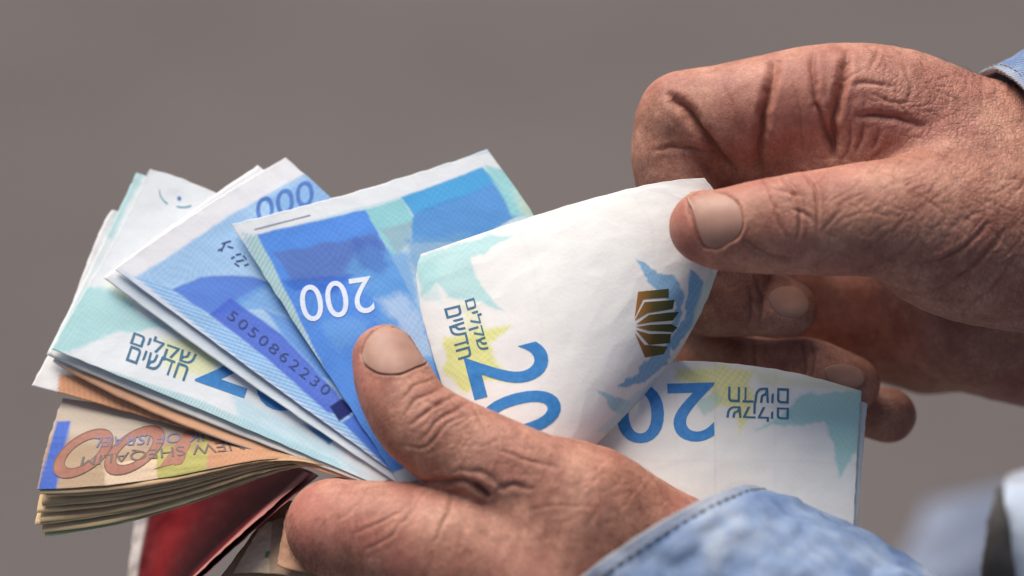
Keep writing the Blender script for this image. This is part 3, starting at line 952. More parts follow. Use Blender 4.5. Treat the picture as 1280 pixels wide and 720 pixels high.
class Body:
    """a soft body grown on a grid from tapered limbs, skinned as one continuous surface"""

    def __init__(self, lo, hi, h):
        self.lo, self.h = np.array(lo, float), h
        self.n = np.ceil((np.array(hi) - self.lo) / h).astype(int) + 1
        self.ax = [self.lo[i] + h * np.arange(self.n[i]) for i in range(3)]

    def px_grid(self):
        X, Y, Z = np.meshgrid(*self.ax, indexing='ij')
        s = 1 + Y / (DIST * 1000)
        return X / s * PXM + 640, 360 - Z / s * PXM, Y

    def limb(self, pts, squash=1.0, sub=5, lw=0.0):
        """pts: (px, py, depth, radius in picture points); Catmull-Rom spine"""
        p = np.array(pts, float)
        p[:, 2] += lw * lean(p[:, 0], p[:, 1])
        c = L(p[:, 0], p[:, 1], p[:, 2])
        r = p[:, 3] / PXM * (1 + p[:, 2] / (DIST * 1000))
        q = np.concatenate([c, r[:, None]], 1)
        e = np.concatenate([[2 * q[0] - q[1]], q, [2 * q[-1] - q[-2]]]) if len(q) > 1 else q
        S = []
        for i in range(len(q) - 1):
            p0, p1, p2, p3 = e[i:i + 4]
            for t_ in np.arange(sub) / sub:
                S.append(0.5 * (2 * p1 + (p2 - p0) * t_ + (2 * p0 - 5 * p1 + 4 * p2 - p3) * t_ ** 2 + (3 * p1 - p0 - 3 * p2 + p3) * t_ ** 3))
        S.append(q[-1])
        S = np.array(S)
        out = np.full(self.n, 25.0, np.float32)
        pad = 14.0
        segs = [(S[i], S[i + 1]) for i in range(len(S) - 1)] or [(S[0], S[0])]
        for a, b in segs:
            rm = max(a[3], b[3]) + pad
            i0 = np.maximum(((np.minimum(a[:3], b[:3]) - rm - self.lo) / self.h).astype(int), 0)
            i1 = np.minimum(((np.maximum(a[:3], b[:3]) + rm - self.lo) / self.h).astype(int) + 2, self.n)
            if (i1 <= i0).any():
                continue
            X = self.ax[0][i0[0]:i1[0], None, None].astype(np.float32)
            Y = self.ax[1][None, i0[1]:i1[1], None].astype(np.float32)
            Z = self.ax[2][None, None, i0[2]:i1[2]].astype(np.float32)
            dx, dy, dz = b[:3] - a[:3]
            ll = dx * dx + dy * dy + dz * dz + 1e-9
            t_ = np.clip(((X - a[0]) * dx + (Y - a[1]) * dy + (Z - a[2]) * dz) / ll, 0, 1)
            d = np.sqrt((X - a[0] - t_ * dx) ** 2 + ((Y - a[1] - t_ * dy) * squash) ** 2 + (Z - a[2] - t_ * dz) ** 2) - (a[3] + t_ * (b[3] - a[3]))
            sl = tuple(slice(i0[i], i1[i]) for i in range(3))
            out[sl] = np.minimum(out[sl], d)
        return out

    def skin(self, F):
        """naive surface nets"""
        n = np.array(F.shape)
        h = self.h
        ins = F < 0
        cnt = np.zeros(n - 1, np.int8)
        for dx in (0, 1):
            for dy in (0, 1):
                for dz in (0, 1):
                    cnt += ins[dx:n[0] - 1 + dx, dy:n[1] - 1 + dy, dz:n[2] - 1 + dz]
        act = (cnt > 0) & (cnt < 8)
        I = np.argwhere(act)
        idx = np.full(act.shape, -1, np.int64)
        idx[act] = np.arange(len(I))
        acc = np.zeros((len(I), 3))
        num = np.zeros(len(I))
        cor = [(a, b, c) for a in (0, 1) for b in (0, 1) for c in (0, 1)]
        val = {c: F[I[:, 0] + c[0], I[:, 1] + c[1], I[:, 2] + c[2]] for c in cor}
        for a in cor:
            for ax in range(3):
                if a[ax] == 0:
                    b = list(a)
                    b[ax] = 1
                    b = tuple(b)
                    va, vb = val[a], val[b]
                    cr_ = (va < 0) != (vb < 0)
                    t_ = np.where(cr_, va / np.where(cr_, va - vb, 1), 0)
                    pt = np.tile(np.array(a, float), (len(I), 1))
                    pt[:, ax] = t_
                    acc += pt * cr_[:, None]
                    num += cr_
        V = self.lo + (I + acc / num[:, None]) * h
        Q = []
        for ax in range(3):
            o1, o2 = (ax + 1) % 3, (ax + 2) % 3
            sl0 = [slice(None)] * 3
            sl1 = [slice(None)] * 3
            sl0[ax], sl1[ax] = slice(0, -1), slice(1, None)
            a, b = ins[tuple(sl0)], ins[tuple(sl1)]
            ed = np.argwhere(a != b)
            ed = ed[(ed[:, o1] > 0) & (ed[:, o2] > 0) & (ed[:, o1] < n[o1] - 1) & (ed[:, o2] < n[o2] - 1)]
            f = a[ed[:, 0], ed[:, 1], ed[:, 2]]

            def cell(d1, d2):
                c = ed.copy()
                c[:, o1] -= d1
                c[:, o2] -= d2
                return idx[c[:, 0], c[:, 1], c[:, 2]]
            qd = np.stack([cell(1, 1), cell(0, 1), cell(0, 0), cell(1, 0)], 1)
            qd[~f] = qd[~f][:, ::-1]
            Q.append(qd)
        return V, np.concatenate(Q)


def normals(V, Q):
    fn = np.cross(V[Q[:, 2]] - V[Q[:, 0]], V[Q[:, 3]] - V[Q[:, 1]])
    nn = np.zeros_like(V)
    for i in range(4):
        np.add.at(nn, Q[:, i], fn)
    return nn / (np.linalg.norm(nn, axis=1, keepdims=True) + 1e-12)


def refine(V, Q):
    """split every quad in four and even the surface out"""
    n = len(V)
    E = np.stack([Q, np.roll(Q, -1, 1)], -1)
    E = np.sort(E.reshape(-1, 2), 1)
    key, inv = np.unique(E[:, 0].astype(np.int64) * n + E[:, 1], return_inverse=True)
    mid = (V[key // n] + V[key % n]) / 2
    ctr = V[Q].mean(1)
    e = inv.reshape(-1, 4) + n
    c = np.arange(len(Q)) + n + len(key)
    V2 = np.concatenate([V, mid, ctr])
    Q2 = np.concatenate([np.stack([Q[:, i], e[:, i], c, e[:, (i + 3) % 4]], 1) for i in range(4)])
    return relax(V2, Q2, 2), Q2


def relax(V, Q, it=2):
    for _ in range(it):
        s = np.zeros_like(V)
        c = np.zeros(len(V))
        for i in range(4):
            np.add.at(s, Q[:, i], V[Q[:, (i + 1) % 4]] + V[Q[:, (i + 3) % 4]])
            np.add.at(c, Q[:, i], 2)
        V = V * 0.5 + 0.5 * s / c[:, None]
    return V


def line_dist(x, y, pts, sub=6):
    """distance to a smooth line through pts, and the position along it 0..1"""
    p = np.asarray(pts, float)
    if len(p) > 2:
        e = np.concatenate([[2 * p[0] - p[1]], p, [2 * p[-1] - p[-2]]])
        S = []
        for i in range(len(p) - 1):
            p0, p1, p2, p3 = e[i:i + 4]
            for t_ in np.arange(sub) / sub:
                S.append(0.5 * (2 * p1 + (p2 - p0) * t_ + (2 * p0 - 5 * p1 + 4 * p2 - p3) * t_ ** 2 + (3 * p1 - p0 - 3 * p2 + p3) * t_ ** 3))
        p = np.array(S + [p[-1]])
    best = np.full(x.shape, 1e9)
    at = np.zeros(x.shape)
    for i in range(len(p) - 1):
        ex, ey = p[i + 1] - p[i]
        t_ = np.clip(((x - p[i, 0]) * ex + (y - p[i, 1]) * ey) / (ex * ex + ey * ey + 1e-9), 0, 1)
        d = np.hypot(x - p[i, 0] - t_ * ex, y - p[i, 1] - t_ * ey)
        k = d < best
        best = np.where(k, d, best)
        at = np.where(k, (i + t_) / (len(p) - 1), at)
    return best, at


def wrinkle(V, Nn, lines, grime):
    """press folds into the skin: each line is (points, width, depth mm, (nearest, farthest depth), swell)"""
    x, y = to_px(V)
    D = np.zeros(len(V))
    q = np.stack([x / 14, y / 14, V[:, 1] / 4], -1)
    jx, jy = 2.6 * fbm(q, 71, 2), 2.6 * fbm(q + 9, 77, 2)
    face = np.clip(-Nn[:, 1] * 2.5 + 0.15, 0, 1)
    for pts, w, dp, (d0, d1), swell in lines:
        P = np.asarray(pts, float)
        m = (x > P[:, 0].min() - 8 * w) & (x < P[:, 0].max() + 8 * w) & (y > P[:, 1].min() - 8 * w) & (y < P[:, 1].max() + 8 * w) & (V[:, 1] > d0) & (V[:, 1] < d1)
        if not m.any():
            continue
        d, a = line_dist(x[m] + jx[m], y[m] + jy[m], pts)
        tp = np.sqrt(np.clip(np.sin(np.clip(a, 0, 1) * math.pi), 0, 1))
        e = np.exp(-(d / w) ** 2)
        D[m] += (-dp * e + swell * dp * np.exp(-((d - 2.6 * w) / (1.6 * w)) ** 2)) * tp * face[m]
        if w > 6:
            continue
        grime[m] = np.maximum(grime[m], np.clip(dp / 0.45, 0, 1) * np.exp(-(d / (w * 0.6)) ** 2) * tp * face[m])
    return D


def nail_bed(V, Nn, outline, depth, dr):
    x, y = to_px(V)
    m_ = (V[:, 1] > dr[0]) & (V[:, 1] < dr[1]) & (Nn[:, 1] < 0.25)
    sd = poly_sd(x, y, outline)
    w = np.clip(-sd / 5.0 + 0.3, 0, 1)
    return -depth * w * w * (3 - 2 * w) * m_


def nail_plate(V, Q, outline, tip_dir, parent, rise=0.0, nrow=22):
    """a thin curved plate over the finger end; outline in picture points, tip_dir points to the free edge"""
    W = to_world(V)
    x, y = to_px(V)
    o = np.asarray(outline, float)
    c = o.mean(0)
    keep = (np.abs(x - c[0]) < 110) & (np.abs(y - c[1]) < 110)
    f = Q[keep[Q].all(1)]
    bvh = BVHTree.FromPolygons([Vector(p_) for p_ in W], f.tolist())
    # smooth closed outline
    n = len(o)
    S = []
    for i in range(n):
        p0, p1, p2, p3 = o[(i - 1) % n], o[i], o[(i + 1) % n], o[(i + 2) % n]
        for t_ in np.arange(6) / 6:
            S.append(0.5 * (2 * p1 + (p2 - p0) * t_ + (2 * p0 - 5 * p1 + 4 * p2 - p3) * t_ ** 2 + (3 * p1 - p0 - 3 * p2 + p3) * t_ ** 3))
    S = np.array(S)
    m_ = len(S)
    td = np.array(tip_dir, float)
    td /= np.linalg.norm(td)
    reach = ((S - c) @ td)
    co = Vector(CAMP)
    pts, fe = [], []
    rad = np.linspace(0, 1, nrow)
    for r_ in rad:
        for s in (S if r_ > 0 else S[:1]):
            pp = c + (s - c) * r_
            tg = Vector(to_world(L(pp[0], pp[1], 0)))
            d = (tg - co).normalized()
            h, nrm, _, _ = bvh.ray_cast(co, d)
            if h is None:
                h, nrm, _, _ = bvh.find_nearest(tg)
            al = float((pp - c) @ td) / reach.max()
            edge = max(0.0, 1 - r_ ** 6)
            lift = rise - 0.22 * (1 - edge) + 0.4 * max(0, al) ** 3
            pts.append(np.array(h + nrm * lift * 0.001))
            fe.append(np.clip((al - 0.88) / 0.06, 0, 1))
    pts = np.array(pts)
    tri = [[0, 1 + i, 1 + (i + 1) % m_] for i in range(m_)]
    qd = []
    for k in range(nrow - 2):
        b0, b1 = 1 + k * m_, 1 + (k + 1) * m_
        qd += [[b0 + i, b1 + i, b1 + (i + 1) % m_, b0 + (i + 1) % m_] for i in range(m_)]
    # even out the plate so that it bends like one shell
    g = pts[1:].reshape(nrow - 1, m_, 3)
    for _ in range(6):
        g2 = g.copy()
        g2[1:-1] = (g[:-2] + g[2:] + np.roll(g, 1, 1)[1:-1] + np.roll(g, -1, 1)[1:-1] + g[1:-1] * 2) / 6
        g = g2
    pts[1:] = g.reshape(-1, 3)
    ob = mesh_obj('nail', pts, [np.array(tri), np.array(qd)], NAIL, parent, attrs={'free_edge': fe})
    md = ob.modifiers.new('thickness', 'SOLIDIFY')
    md.thickness = 0.0005
    md.offset = -1
    return ob


HAIR = mat_plain('body_hair', (0.03, 0.02, 0.015), 0.6)


def hairs(V, Nn, boxes, parent, seed):
    """short dark hairs lying over the back of a hand"""
    g = np.random.default_rng(seed)
    x, y = to_px(V)
    sv, sq = [], []
    for (x0, y0, x1, y1, cnt, (dx, dy)) in boxes:
        ids = np.flatnonzero((x > x0) & (x < x1) & (y > y0) & (y < y1) & (Nn[:, 1] < -0.15))
        if not len(ids):
            continue
        for i_ in g.choice(ids, cnt):
            p0, nn = V[i_], Nn[i_]
            t_ = np.array([dx, 0, -dy]) + g.normal(0, 0.35, 3)
            t_ -= nn * (t_ @ nn)
            t_ /= np.linalg.norm(t_) + 1e-9
            ln = g.uniform(2.2, 5.0)
            sd = np.cross(t_, nn)
            n0 = len(sv)
            bend = g.normal(0, 0.25)
            for f_ in (0, 0.35, 0.7, 1.0):
                c_ = p0 + t_ * ln * f_ + nn * (0.75 * math.sin(f_ * 2.4)) + sd * bend * f_ * f_ * ln - nn * 0.05
                r_ = 0.034 * (1.15 - f_)
                for a_ in (0, 2.09, 4.19):
                    sv.append(c_ + (sd * math.cos(a_) + nn * math.sin(a_)) * r_)
            for k_ in range(3):
                for m_ in range(3):
                    sq.append([n0 + k_ * 3 + m_, n0 + k_ * 3 + (m_ + 1) % 3, n0 + k_ * 3 + 3 + (m_ + 1) % 3, n0 + k_ * 3 + 3 + m_])
    o_ = mesh_obj('hair', to_world(np.array(sv)), np.array(sq), HAIR, parent)
    o_['kind'] = 'stuff'
    return o_


person = bpy.data.objects.new('person', None)
col.objects.link(person)
person.location = Vector(to_world(L(1500, 900, 60)))
tag(person, 'person in a faded blue denim jacket counting banknotes, only hands and cuffs seen', 'person')


def ring_line(o):
    return list(o) + [o[0]]


# ---- left hand: thumb pressed on the fan, forefinger curled underneath
B = Body(L(325, 790, -78), L(1000, 380, 32), 0.64)
X, Y, D_ = B.px_grid()
thumb = B.limb([(482, 447, -11, 42), (493, 478, -12, 49), (518, 522, -13, 54), (566, 556, -13, 60), (640, 596, -12, 67), (720, 640, -8, 80)], 1.0, lw=1.0)
fore = B.limb([(470, 640, 34, 46), (425, 652, 18, 56), (424, 662, 6, 63), (500, 676, 0, 74), (580, 700, -1, 92), (680, 740, 2, 110)], 1.0, lw=1.0)
palm = B.limb([(690, 690, 4, 96), (740, 690, 4, 112), (850, 745, 10, 118), (960, 820, 16, 118)], 1.15, lw=1.0)
pad = B.limb([(560, 595, -2, 40), (620, 620, 0, 50)], lw=1.0)
k = np.clip((X - 602) / 60, 0, 1) * 10 + 0.7
F = smin(thumb, fore, k)
F = smin(F, palm, np.clip((X - 590) / 120, 0, 1) * 12 + 1.2)
V, Q = B.skin(F)
V = relax(V, Q, 2)
V, Q = refine(V, Q)
Nn = normals(V, Q)
NAIL_L = [(455, 449), (458, 430), (468, 416), (484, 408), (502, 407), (518, 420), (530, 438), (534, 452), (519, 459), (500, 467), (478, 467), (463, 460)]
FR = (-90, 4)
lines = [
    ([(505, 520), (524, 497), (560, 482)], 2.0, 0.32, FR, 0.4),
    ([(511, 533), (538, 511), (574, 491)], 2.2, 0.45, FR, 0.4),
    ([(527, 549), (553, 522), (588, 503)], 2.0, 0.34, FR, 0.4),
    ([(500, 500), (520, 482), (548, 472)], 1.8, 0.22, FR, 0.4),
    ([(500, 556), (530, 560), (560, 530), (600, 512)], 1.8, 0.2, FR, 0.4),
    ([(560, 540), (590, 520), (620, 517)], 1.8, 0.2, FR, 0.4),
    ([(530, 500), (545, 505), (556, 498)], 2.2, 0.3, FR, 0.4),
    ([(560, 500), (575, 512), (590, 530)], 2.2, 0.3, FR, 0.3),
    ([(590, 505), (600, 525), (612, 545)], 2.2, 0.25, FR, 0.3),
    ([(520, 606), (552, 603), (586, 602), (606, 616)], 3.5, 0.9, FR, 0.3),
    ([(590, 604), (603, 614), (612, 622)], 3.6, 1.7, FR, 0.2),
    ([(560, 592), (588, 588), (612, 596), (632, 612)], 3.0, 0.3, FR, 0.4),
    ([(620, 612), (640, 606), (668, 612)], 3.0, 0.4, FR, 0.4),
    ([(440, 668), (470, 656), (506, 635), (519, 618)], 2.0, 0.2, FR, 0.5),
    ([(424, 650), (452, 624), (464, 604)], 2.0, 0.2, FR, 0.4),
    ([(452, 690), (490, 668), (540, 606)], 2.0, 0.18, FR, 0.4),
    ([(390, 624), (410, 612), (420, 602)], 1.8, 0.15, FR, 0.4),
    ([(540, 680), (560, 640), (566, 612)], 2.6, 0.3, FR, 0.4),
    ([(650, 640), (700, 632), (750, 634)], 2.0, 0.1, FR, 0.3),
    ([(620, 560), (660, 575), (700, 585)], 2.4, 0.25, FR, 0.4),
    (ring_line(NAIL_L), 1.8, 0.32, FR, 0.5),
    ([(456, 452), (453, 444), (456, 428), (466, 413), (482, 405)], 2.4, 0.8, FR, 0.2),
]
grime = np.zeros(len(V))
for i in range(40):      # finer skin lines across the thumb and the web
    a = rng.uniform(0, 1)
    cx, cy = 520 + 300 * a + rng.normal(0, 12), 520 + 120 * a + rng.normal(0, 26)
    an = rng.normal(-0.75, 0.45)
    l_ = rng.uniform(8, 24)
    lines.append(([(cx - math.cos(an) * l_, cy - math.sin(an) * l_), (cx + rng.normal(0, 3), cy + rng.normal(0, 3)), (cx + math.cos(an) * l_, cy + math.sin(an) * l_)], 1.9, rng.uniform(0.03, 0.08), FR, 0.3))
dsp = wrinkle(V, Nn, lines, grime)
dsp += 0.28 * fbm(V / 9, 5, 3) + 0.03 * fbm(V / 1.6, 8, 2)
x, y = to_px(V)
flush = np.clip(1 - np.hypot((x - 400) / 90, (y - 660) / 80), 0, 1) * 0.5 + np.clip(1 - np.hypot((x - 455) / 40, (y - 480) / 60), 0, 1) * 0.5 + 0.7 * np.clip(fbm(V / 14, 33, 3), 0, 1)
weath = np.clip(1 - np.hypot((x - 600) / 190, (y - 550) / 80), 0, 1) * 0.8 * (0.8 + 0.5 * fbm(V / 10, 62, 2)) + 0.12
V0 = V
dsp += nail_bed(V, Nn, NAIL_L, 0.7, FR)
V = V + Nn * dsp[:, None]
hand = mesh_obj('hand', to_world(V), Q, SKIN, person, attrs={'flush': flush, 'grime': grime * 0.55, 'weathered': weath})
tag(hand, 'left hand with its thumb pressed on the fan of notes')
nail_plate(V0, Q, NAIL_L, (-0.75, 0.1), hand)
hairs(V, Nn, [(362, 640, 450, 718, 130, (-0.3, 1)), (640, 580, 830, 690, 90, (-0.6, 0.5)), (450, 660, 620, 715, 50, (-0.5, 0.6))], hand, 5)

# ---- right hand: thumb and bent forefinger drawing a note out
B = Body(L(775, 585, -46), L(1380, 30, 80), 0.73)
X, Y, D_ = B.px_grid()
thumb = B.limb([(883, 284, -20.5, 47), (905, 287, -21.5, 51), (960, 283, -22, 60), (1040, 277, -21, 68), (1120, 275, -19, 78), (1200, 290, -10, 108), (1300, 290, 0, 130)], 1.0)
prox = B.limb([(856, 146, 8, 58), (896, 146, 7, 64), (960, 140, 6, 71), (1040, 128, 5, 74), (1120, 150, 6, 90), (1200, 200, 8, 108), (1310, 250, 12, 138)], 1.0)
web = B.limb([(915, 200, 14, 42), (990, 200, 9, 55), (1080, 205, 4, 64)], 1.0)
midp = B.limb([(850, 160, 10, 58), (842, 205, 9, 52), (862, 270, 8, 47), (920, 330, 10, 44)], 1.0)
f2 = B.limb([(850, 330, 40, 46), (876, 372, 27, 45), (912, 382, 20, 39), (950, 378, 16, 43), (984, 386, 15, 37)], 1.0)
f3 = B.limb([(850, 440, 48, 36), (912, 452, 33, 37), (960, 456, 26, 33), (1008, 460, 22, 38), (1040, 468, 21, 35), (1064, 480, 21, 36)], 1.0)
f4 = B.limb([(960, 512, 50, 33), (1040, 514, 39, 35), (1076, 514, 33, 32), (1110, 519, 30, 35)], 1.0)
heel = B.limb([(1140, 340, 48, 84), (1205, 375, 48, 108), (1310, 392, 46, 122)], 1.0)
deep = B.limb([(930, 425, 56, 62), (950, 330, 54, 80), (1060, 370, 60, 92), (1160, 405, 60, 88)], 1.2)
F = smin(smin(prox, web, 4.0), thumb, np.clip((X - 1080) / 120, 0, 1) * 10 + 1.0)
F = smin(F, midp, 1.6)
G_ = smin(smin(smin(f2, f3, 0.8), f4, 0.8), deep, 3.0)
G_ = smin(G_, heel, 6.0)
F = smin(F, G_, np.clip((X - 1100) / 120, 0, 1) * 8 + 0.8)
V, Q = B.skin(F)
V = relax(V, Q, 2)
V, Q = refine(V, Q)
Nn = normals(V, Q)
NAIL_R = [(860, 240), (866, 262), (872, 286), (880, 305), (892, 311), (908, 306), (920, 298), (928, 284), (927, 266), (920, 252), (906, 243), (884, 238)]
TH, IX = (-60, -18), (-14, 30)
AL = (-60, 10)
lines = [
    ([(953, 222), (966, 250), (974, 276), (985, 299)], 1.7, 0.5, AL, 0.4),
    ([(974, 216), (996, 250), (1000, 276), (998, 300)], 1.8, 0.65, AL, 0.4),
    ([(1000, 212), (1019, 236), (1022, 262), (1021, 292)], 1.8, 0.65, AL, 0.4),
    ([(962, 236), (985, 240), (1006, 246)], 2.2, 0.35, AL, 0.4),
    ([(985, 225), (1004, 240), (1010, 262)], 2.2, 0.35, AL, 0.4),
    ([(988, 262), (1008, 268), (1018, 280)], 2.2, 0.3, AL, 0.4),
    ([(930, 300), (960, 318), (1000, 322)], 2.6, 0.3, AL, 0.4),
    ([(1142, 332), (1180, 322), (1212, 304), (1240, 276)], 2.4, 0.55, AL, 0.4),
    ([(1150, 372), (1190, 352), (1230, 320), (1262, 280)], 2.4, 0.4, AL, 0.4),
    ([(1060, 344), (1100, 330), (1150, 300)], 2.4, 0.3, AL, 0.4),
    ([(1200, 392), (1240, 360), (1270, 320)], 2.4, 0.35, AL, 0.4),
    ([(834, 115), (860, 140), (896, 192), (917, 216)], 4.5, 1.6, (-30, 40), 0.35),
    ([(972, 70), (958, 126), (951, 170), (946, 216)], 4.0, 1.5, (-22, 40), 0.4),
    ([(1017, 62), (1018, 120), (1032, 160), (1043, 200)], 3.4, 1.0, (-22, 40), 0.4),
    ([(1060, 62), (1054, 105), (1042, 147), (1040, 198)], 4.0, 1.6, (-22, 40), 0.4),
    ([(1067, 143), (1112, 146), (1156, 158)], 3.2, 0.7, AL, 0.4),
    ([(1064, 108), (1090, 104), (1120, 108)], 2.8, 0.4, AL, 0.4),
    ([(1080, 150), (1078, 172), (1070, 192)], 2.8, 0.5, AL, 0.4),
    ([(1100, 160), (1094, 178), (1088, 186)], 2.6, 0.4, AL, 0.4),
    ([(814, 188), (862, 184), (902, 198)], 2.8, 0.4, (-30, 30), 0.4),
    ([(1088, 90), (1096, 70), (1098, 58)], 2.4, 0.3, AL, 0.4),
    ([(1130, 80), (1138, 110), (1130, 136)], 2.4, 0.3, AL, 0.4),
    ([(972, 74), (958, 126), (951, 170), (946, 216)], 10.0, 1.5, (-22, 40), 0.25),
    ([(1056, 74), (1050, 110), (1042, 150), (1041, 200)], 9.0, 1.5, (-22, 40), 0.25),
    ([(840, 122), (862, 144), (898, 194), (920, 220)], 9.0, 1.5, (-30, 40), 0.25),
    ([(1066, 144), (1112, 148), (1160, 164)], 8.0, 0.7, AL, 0.2),
    ([(1016, 130), (1032, 165), (1042, 200)], 7.0, 0.8, (-22, 40), 0.2),
    ([(990, 100), (1000, 140), (1004, 190)], 2.0, 0.25, (-22, 40), 0.3),
    ([(900, 100), (915, 130), (930, 170)], 2.0, 0.15, (-22, 40), 0.3),
    ([(1060, 150), (1064, 172), (1058, 200)], 2.2, 0.4, (-22, 40), 0.3),
    ([(1120, 100), (1124, 130), (1140, 152)], 2.0, 0.3, AL, 0.3),
    ([(1090, 118), (1110, 126), (1140, 128)], 2.0, 0.3, AL, 0.3),
    ([(944, 342), (950, 372), (948, 410)], 2.6, 0.6, (0, 30), 0.3),
    ([(934, 345), (938, 375), (934, 412)], 2.2, 0.4, (0, 30), 0.3),
    ([(1000, 426), (1006, 450), (1004, 480)], 2.6, 0.6, (0, 40), 0.3),
    ([(1014, 426), (1018, 450), (1014, 480)], 2.2, 0.4, (0, 40), 0.3),
    ([(940, 425), (944, 450), (940, 470)], 2.4, 0.4, (0, 40), 0.3),
    (ring_line(NAIL_R), 1.8, 0.5, (-60, -12), 0.5),
    ([(858, 236), (862, 260), (868, 284), (877, 306), (886, 312)], 2.4, 0.9, (-60, -8), 0.2),
]
for i in range(420):      # the cross-hatched weathered skin of wrist and thumb root
    cx, cy = rng.uniform(1030, 1290), rng.uniform(75, 405)
    an = (-0.75 if cy > 190 else -1.35) + rng.normal(0, 0.25)
    if rng.uniform() < 0.3:
        an += 1.3
    l_ = rng.uniform(7, 26)
    lines.append(([(cx - math.cos(an) * l_, cy - math.sin(an) * l_), (cx + rng.normal(0, 2.5), cy + rng.normal(0, 2.5)), (cx + math.cos(an) * l_, cy + math.sin(an) * l_)], 1.7, rng.uniform(0.05, 0.16), (-60, 12), 0.12))
grime = np.zeros(len(V))
dsp = wrinkle(V, Nn, lines, grime)
dsp += 0.3 * fbm(V / 9, 6, 3) + 0.03 * fbm(V / 1.6, 9, 2)
x, y = to_px(V)
flush = np.clip(1 - np.hypot((x - 1030) / 200, (y - 130) / 110), 0, 1) * 0.5 + np.clip(1 - np.hypot((x - 850) / 40, (y - 290) / 70), 0, 1) * 0.5 + 0.6 * np.clip(fbm(V / 14, 34, 3), 0, 1)
weath = np.clip((x - 1040) / 130, 0, 1) * (0.75 + 0.4 * fbm(V / 10, 61, 2)) + 0.45 * np.clip(1 - np.hypot((x - 990) / 60, (y - 260) / 70), 0, 1) + 0.1
V0 = V
NAIL_M = [(960, 374), (966, 363), (982, 358), (1000, 362), (1010, 376), (1008, 390), (994, 398), (974, 394)]
NAIL_3 = [(1030, 462), (1046, 456), (1066, 458), (1080, 468), (1076, 482), (1056, 484), (1038, 478)]
dsp += nail_bed(V, Nn, NAIL_R, 0.7, (-60, -12)) + nail_bed(V, Nn, NAIL_M, 0.7, (-5, 14)) + nail_bed(V, Nn, NAIL_3, 0.6, (0, 20))
V = V + Nn * dsp[:, None]
hand = mesh_obj('hand', to_world(V), Q, SKIN, person, attrs={'flush': flush, 'grime': grime * 0.55, 'weathered': weath})
tag(hand, 'right hand pinching the drawn-out note between thumb and forefinger')
nail_plate(V0, Q, NAIL_R, (-1, 0.1), hand)
hairs(V, Nn, [(1090, 60, 1279, 200, 150, (-0.9, 0.3)), (1180, 200, 1279, 330, 70, (-0.8, 0.4))], hand, 6)
nail_plate(V0, Q, NAIL_M, (1, 0.1), hand, -0.25, 12)
nail_plate(V0, Q, NAIL_3, (1, 0.2), hand, -0.2, 12)


# ------------------------------------------------------------------ denim sleeves
def loft(rings, nt=160, ns=90, noise=1.2, seed=0, hem=None):
    """rings: centre (px, py, d), long half-axis (px, px, mm), short half-axis (px, px, mm)"""
    r = np.array([[*a, *b_, *c_] for a, b_, c_ in rings], float)
    s = np.linspace(0, 1, ns)
    kn = np.linspace(0, 1, len(r))
    G = np.stack([np.interp(s, kn, r[:, i]) for i in range(9)], 1)
    for _ in range(8):
        G[1:-1] = (G[:-2] + 2 * G[1:-1] + G[2:]) / 4
    th = np.linspace(0, 2 * math.pi, nt, endpoint=False)
    ct, st = np.cos(th)[None, :, None], np.sin(th)[None, :, None]
    C = G[:, None, :3] + G[:, None, 3:6] * ct + G[:, None, 6:9] * st
    P = L(C[..., 0], C[..., 1], C[..., 2])
    axis = L(G[:, 0], G[:, 1], G[:, 2])
    out = P - axis[:, None]
    out /= np.linalg.norm(out, axis=2, keepdims=True)
    ramp = np.clip(s * 8, 0.25, 1)[:, None]
    P = P + out * (noise * ramp * fbm(P / 16, seed, 3) + 0.7 * fbm(P / 5, seed + 3, 2) + noise * 0.55 * ramp * (0.5 - np.abs(fbm(P / 11, seed + 6, 2))))[..., None]
    if hem is not None:
        P = P + out * hem(s)[:, None, None]
    i = np.arange(ns - 1)[:, None] * nt
    j = np.arange(nt)[None, :]
    jn = (j + 1) % nt
    Qd = np.stack([i + j, i + jn, i + nt + jn, i + nt + j], -1).reshape(-1, 4)
    worn = np.repeat(np.clip(1 - np.abs(s - 0.0) / 0.06, 0, 1), nt)
    return P.reshape(-1, 3), Qd, worn


def hem_profile(width, height):
    def f(s):
        return height * np.clip(1.3 - s / width, 0, 1) ** 0.4 * (s < width * 1.3)
    return f


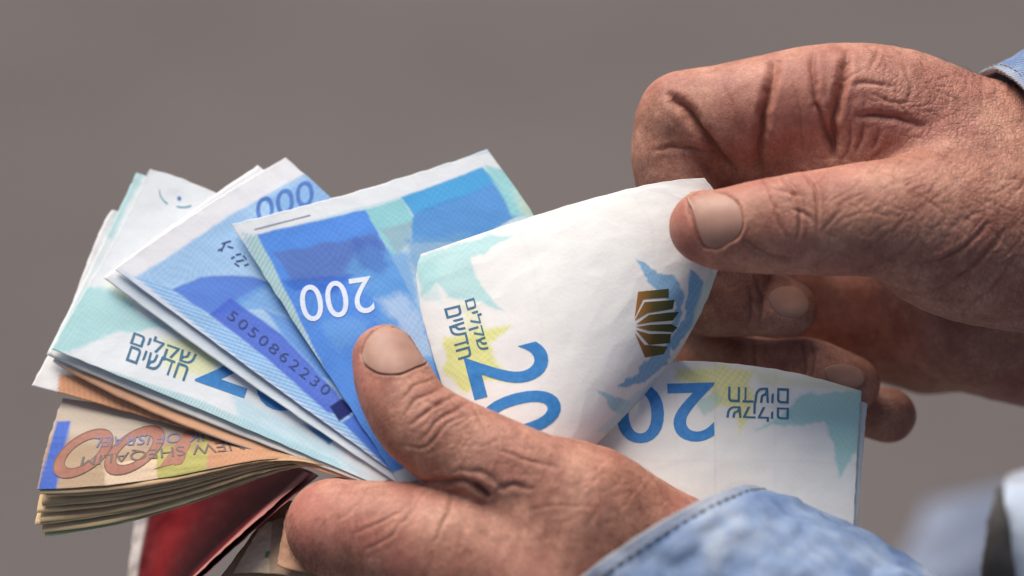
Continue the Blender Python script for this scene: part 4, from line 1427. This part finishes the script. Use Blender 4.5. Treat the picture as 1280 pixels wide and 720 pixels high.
def sleeve(rings, label, seed, noise=2.8, lw=0.0):
    P, Qd, worn = loft([((a[0], a[1], a[2] + lw * float(lean(a[0], a[1]))), b_, c_) for a, b_, c_ in rings], seed=seed, noise=noise, hem=hem_profile(0.055, 0.9))
    o = mesh_obj('sleeve', to_world(P), Qd, DENIM, person, attrs={'worn': worn * 0.8})
    md = o.modifiers.new('cloth', 'SOLIDIFY')
    md.thickness = 0.0016
    md.offset = 0
    o['label'] = label
    # hem stitching: short tan thread stitches lying in a line round the cuff
    G3 = P.reshape(90, 160, 3)
    sv, sq = [], []
    row = 5
    axis_mid = G3[row].mean(0)
    for i_ in range(0, 160, 2):
        a, b_ = G3[row, i_], G3[row, (i_ + 1) % 160]
        b_ = a + (b_ - a) * 1.35
        out = a - axis_mid
        out /= np.linalg.norm(out)
        t_ = (b_ - a) / (np.linalg.norm(b_ - a) + 1e-9)
        s2 = np.cross(t_, out)
        n0 = len(sv)
        for q_, up_ in ((a, 0.75), (a * 0.7 + b_ * 0.3, 1.1), (a * 0.3 + b_ * 0.7, 1.1), (b_, 0.75)):
            for w_, h_ in ((-0.22, 0), (0, 0.22), (0.22, 0), (0, -0.22)):
                sv.append(q_ + s2 * w_ + out * (up_ + h_))
        for k_ in range(3):
            for m_ in range(4):
                sq.append([n0 + k_ * 4 + m_, n0 + k_ * 4 + (m_ + 1) % 4, n0 + k_ * 4 + 4 + (m_ + 1) % 4, n0 + k_ * 4 + 4 + m_])
    mesh_obj('hem_stitching', to_world(np.array(sv)), np.array(sq), THREAD, o)
    return o


sleeve([((803, 706, 6), (140, -90, 0), (-12, -30, -34)),
        ((850, 742, 8), (147, -113, 0), (-8, -24, -38)),
        ((930, 790, 10), (136, -124, 0), (-6, -8, -42)),
        ((1040, 850, 12), (120, -128, 0), (-6, -8, -45)),
        ((1240, 970, 16), (120, -150, 0), (-6, -8, -48))], 'faded denim cuff round the left wrist', 3, lw=1.0)
sleeve([((1294, 305, 6), (-51, -213, 0), (70, 4, -44)),
        ((1342, 302, 6), (-46, -240, 0), (50, 4, -47)),
        ((1520, 330, 10), (-20, -260, 0), (10, 0, -50)),
        ((1700, 350, 14), (-10, -265, 0), (0, 0, -52))], 'faded denim cuff at the edge of the right wrist', 7)

# ------------------------------------------------------------------ jacket front and trouser leg, out of focus
P, Qd, worn = loft([((1316, 588, 112), (60, -8, 0), (0, 8, -6)), ((1312, 640, 98), (58, 0, 0), (0, 6, -8)), ((1316, 760, 68), (62, 0, 0), (0, 6, -8)), ((1320, 860, 50), (66, 0, 0), (0, 6, -8))], seed=12, noise=0.8)
o = mesh_obj('jacket_front', to_world(P), Qd, mat_denim('pale_denim', (0.4, 0.49, 0.62), (0.5, 0.58, 0.7), (0.58, 0.65, 0.76)), person, attrs={'worn': worn})
o['label'] = 'pale denim jacket edge hanging beside the right hand'
P, Qd, worn = loft([((1250, 612, 96), (3, 0, 0), (0, 2, -3)), ((1248, 650, 84), (13, 0, 0), (0, 2, -4)), ((1247, 700, 70), (20, 0, 0), (0, 2, -4)), ((1246, 790, 46), (26, 0, 0), (0, 2, -4))], 60, 40, 0.2, 13)
strap = mesh_obj('jacket_placket', to_world(P), Qd, mat_plain('dark_grey_cloth', (0.085, 0.078, 0.07), 0.85), person)
strap['label'] = 'dark grey placket edge of the jacket'
P, Qd, worn = loft([((1330, 590, 640), (170, -40, 0), (0, 0, -60)), ((1300, 700, 640), (190, -40, 0), (0, 0, -60)), ((1270, 900, 650), (200, -40, 0), (0, 0, -60)), ((1270, 1300, 660), (200, -40, 0), (0, 0, -60))], 80, 60, 3, 15)
o = mesh_obj('trouser_leg', to_world(P), Qd, mat_denim('trouser_denim', (0.24, 0.28, 0.37), (0.28, 0.32, 0.42), (0.33, 0.37, 0.46)), person, attrs={'worn': worn * 0})
o['label'] = 'blue denim trouser leg far out of focus below the jacket'
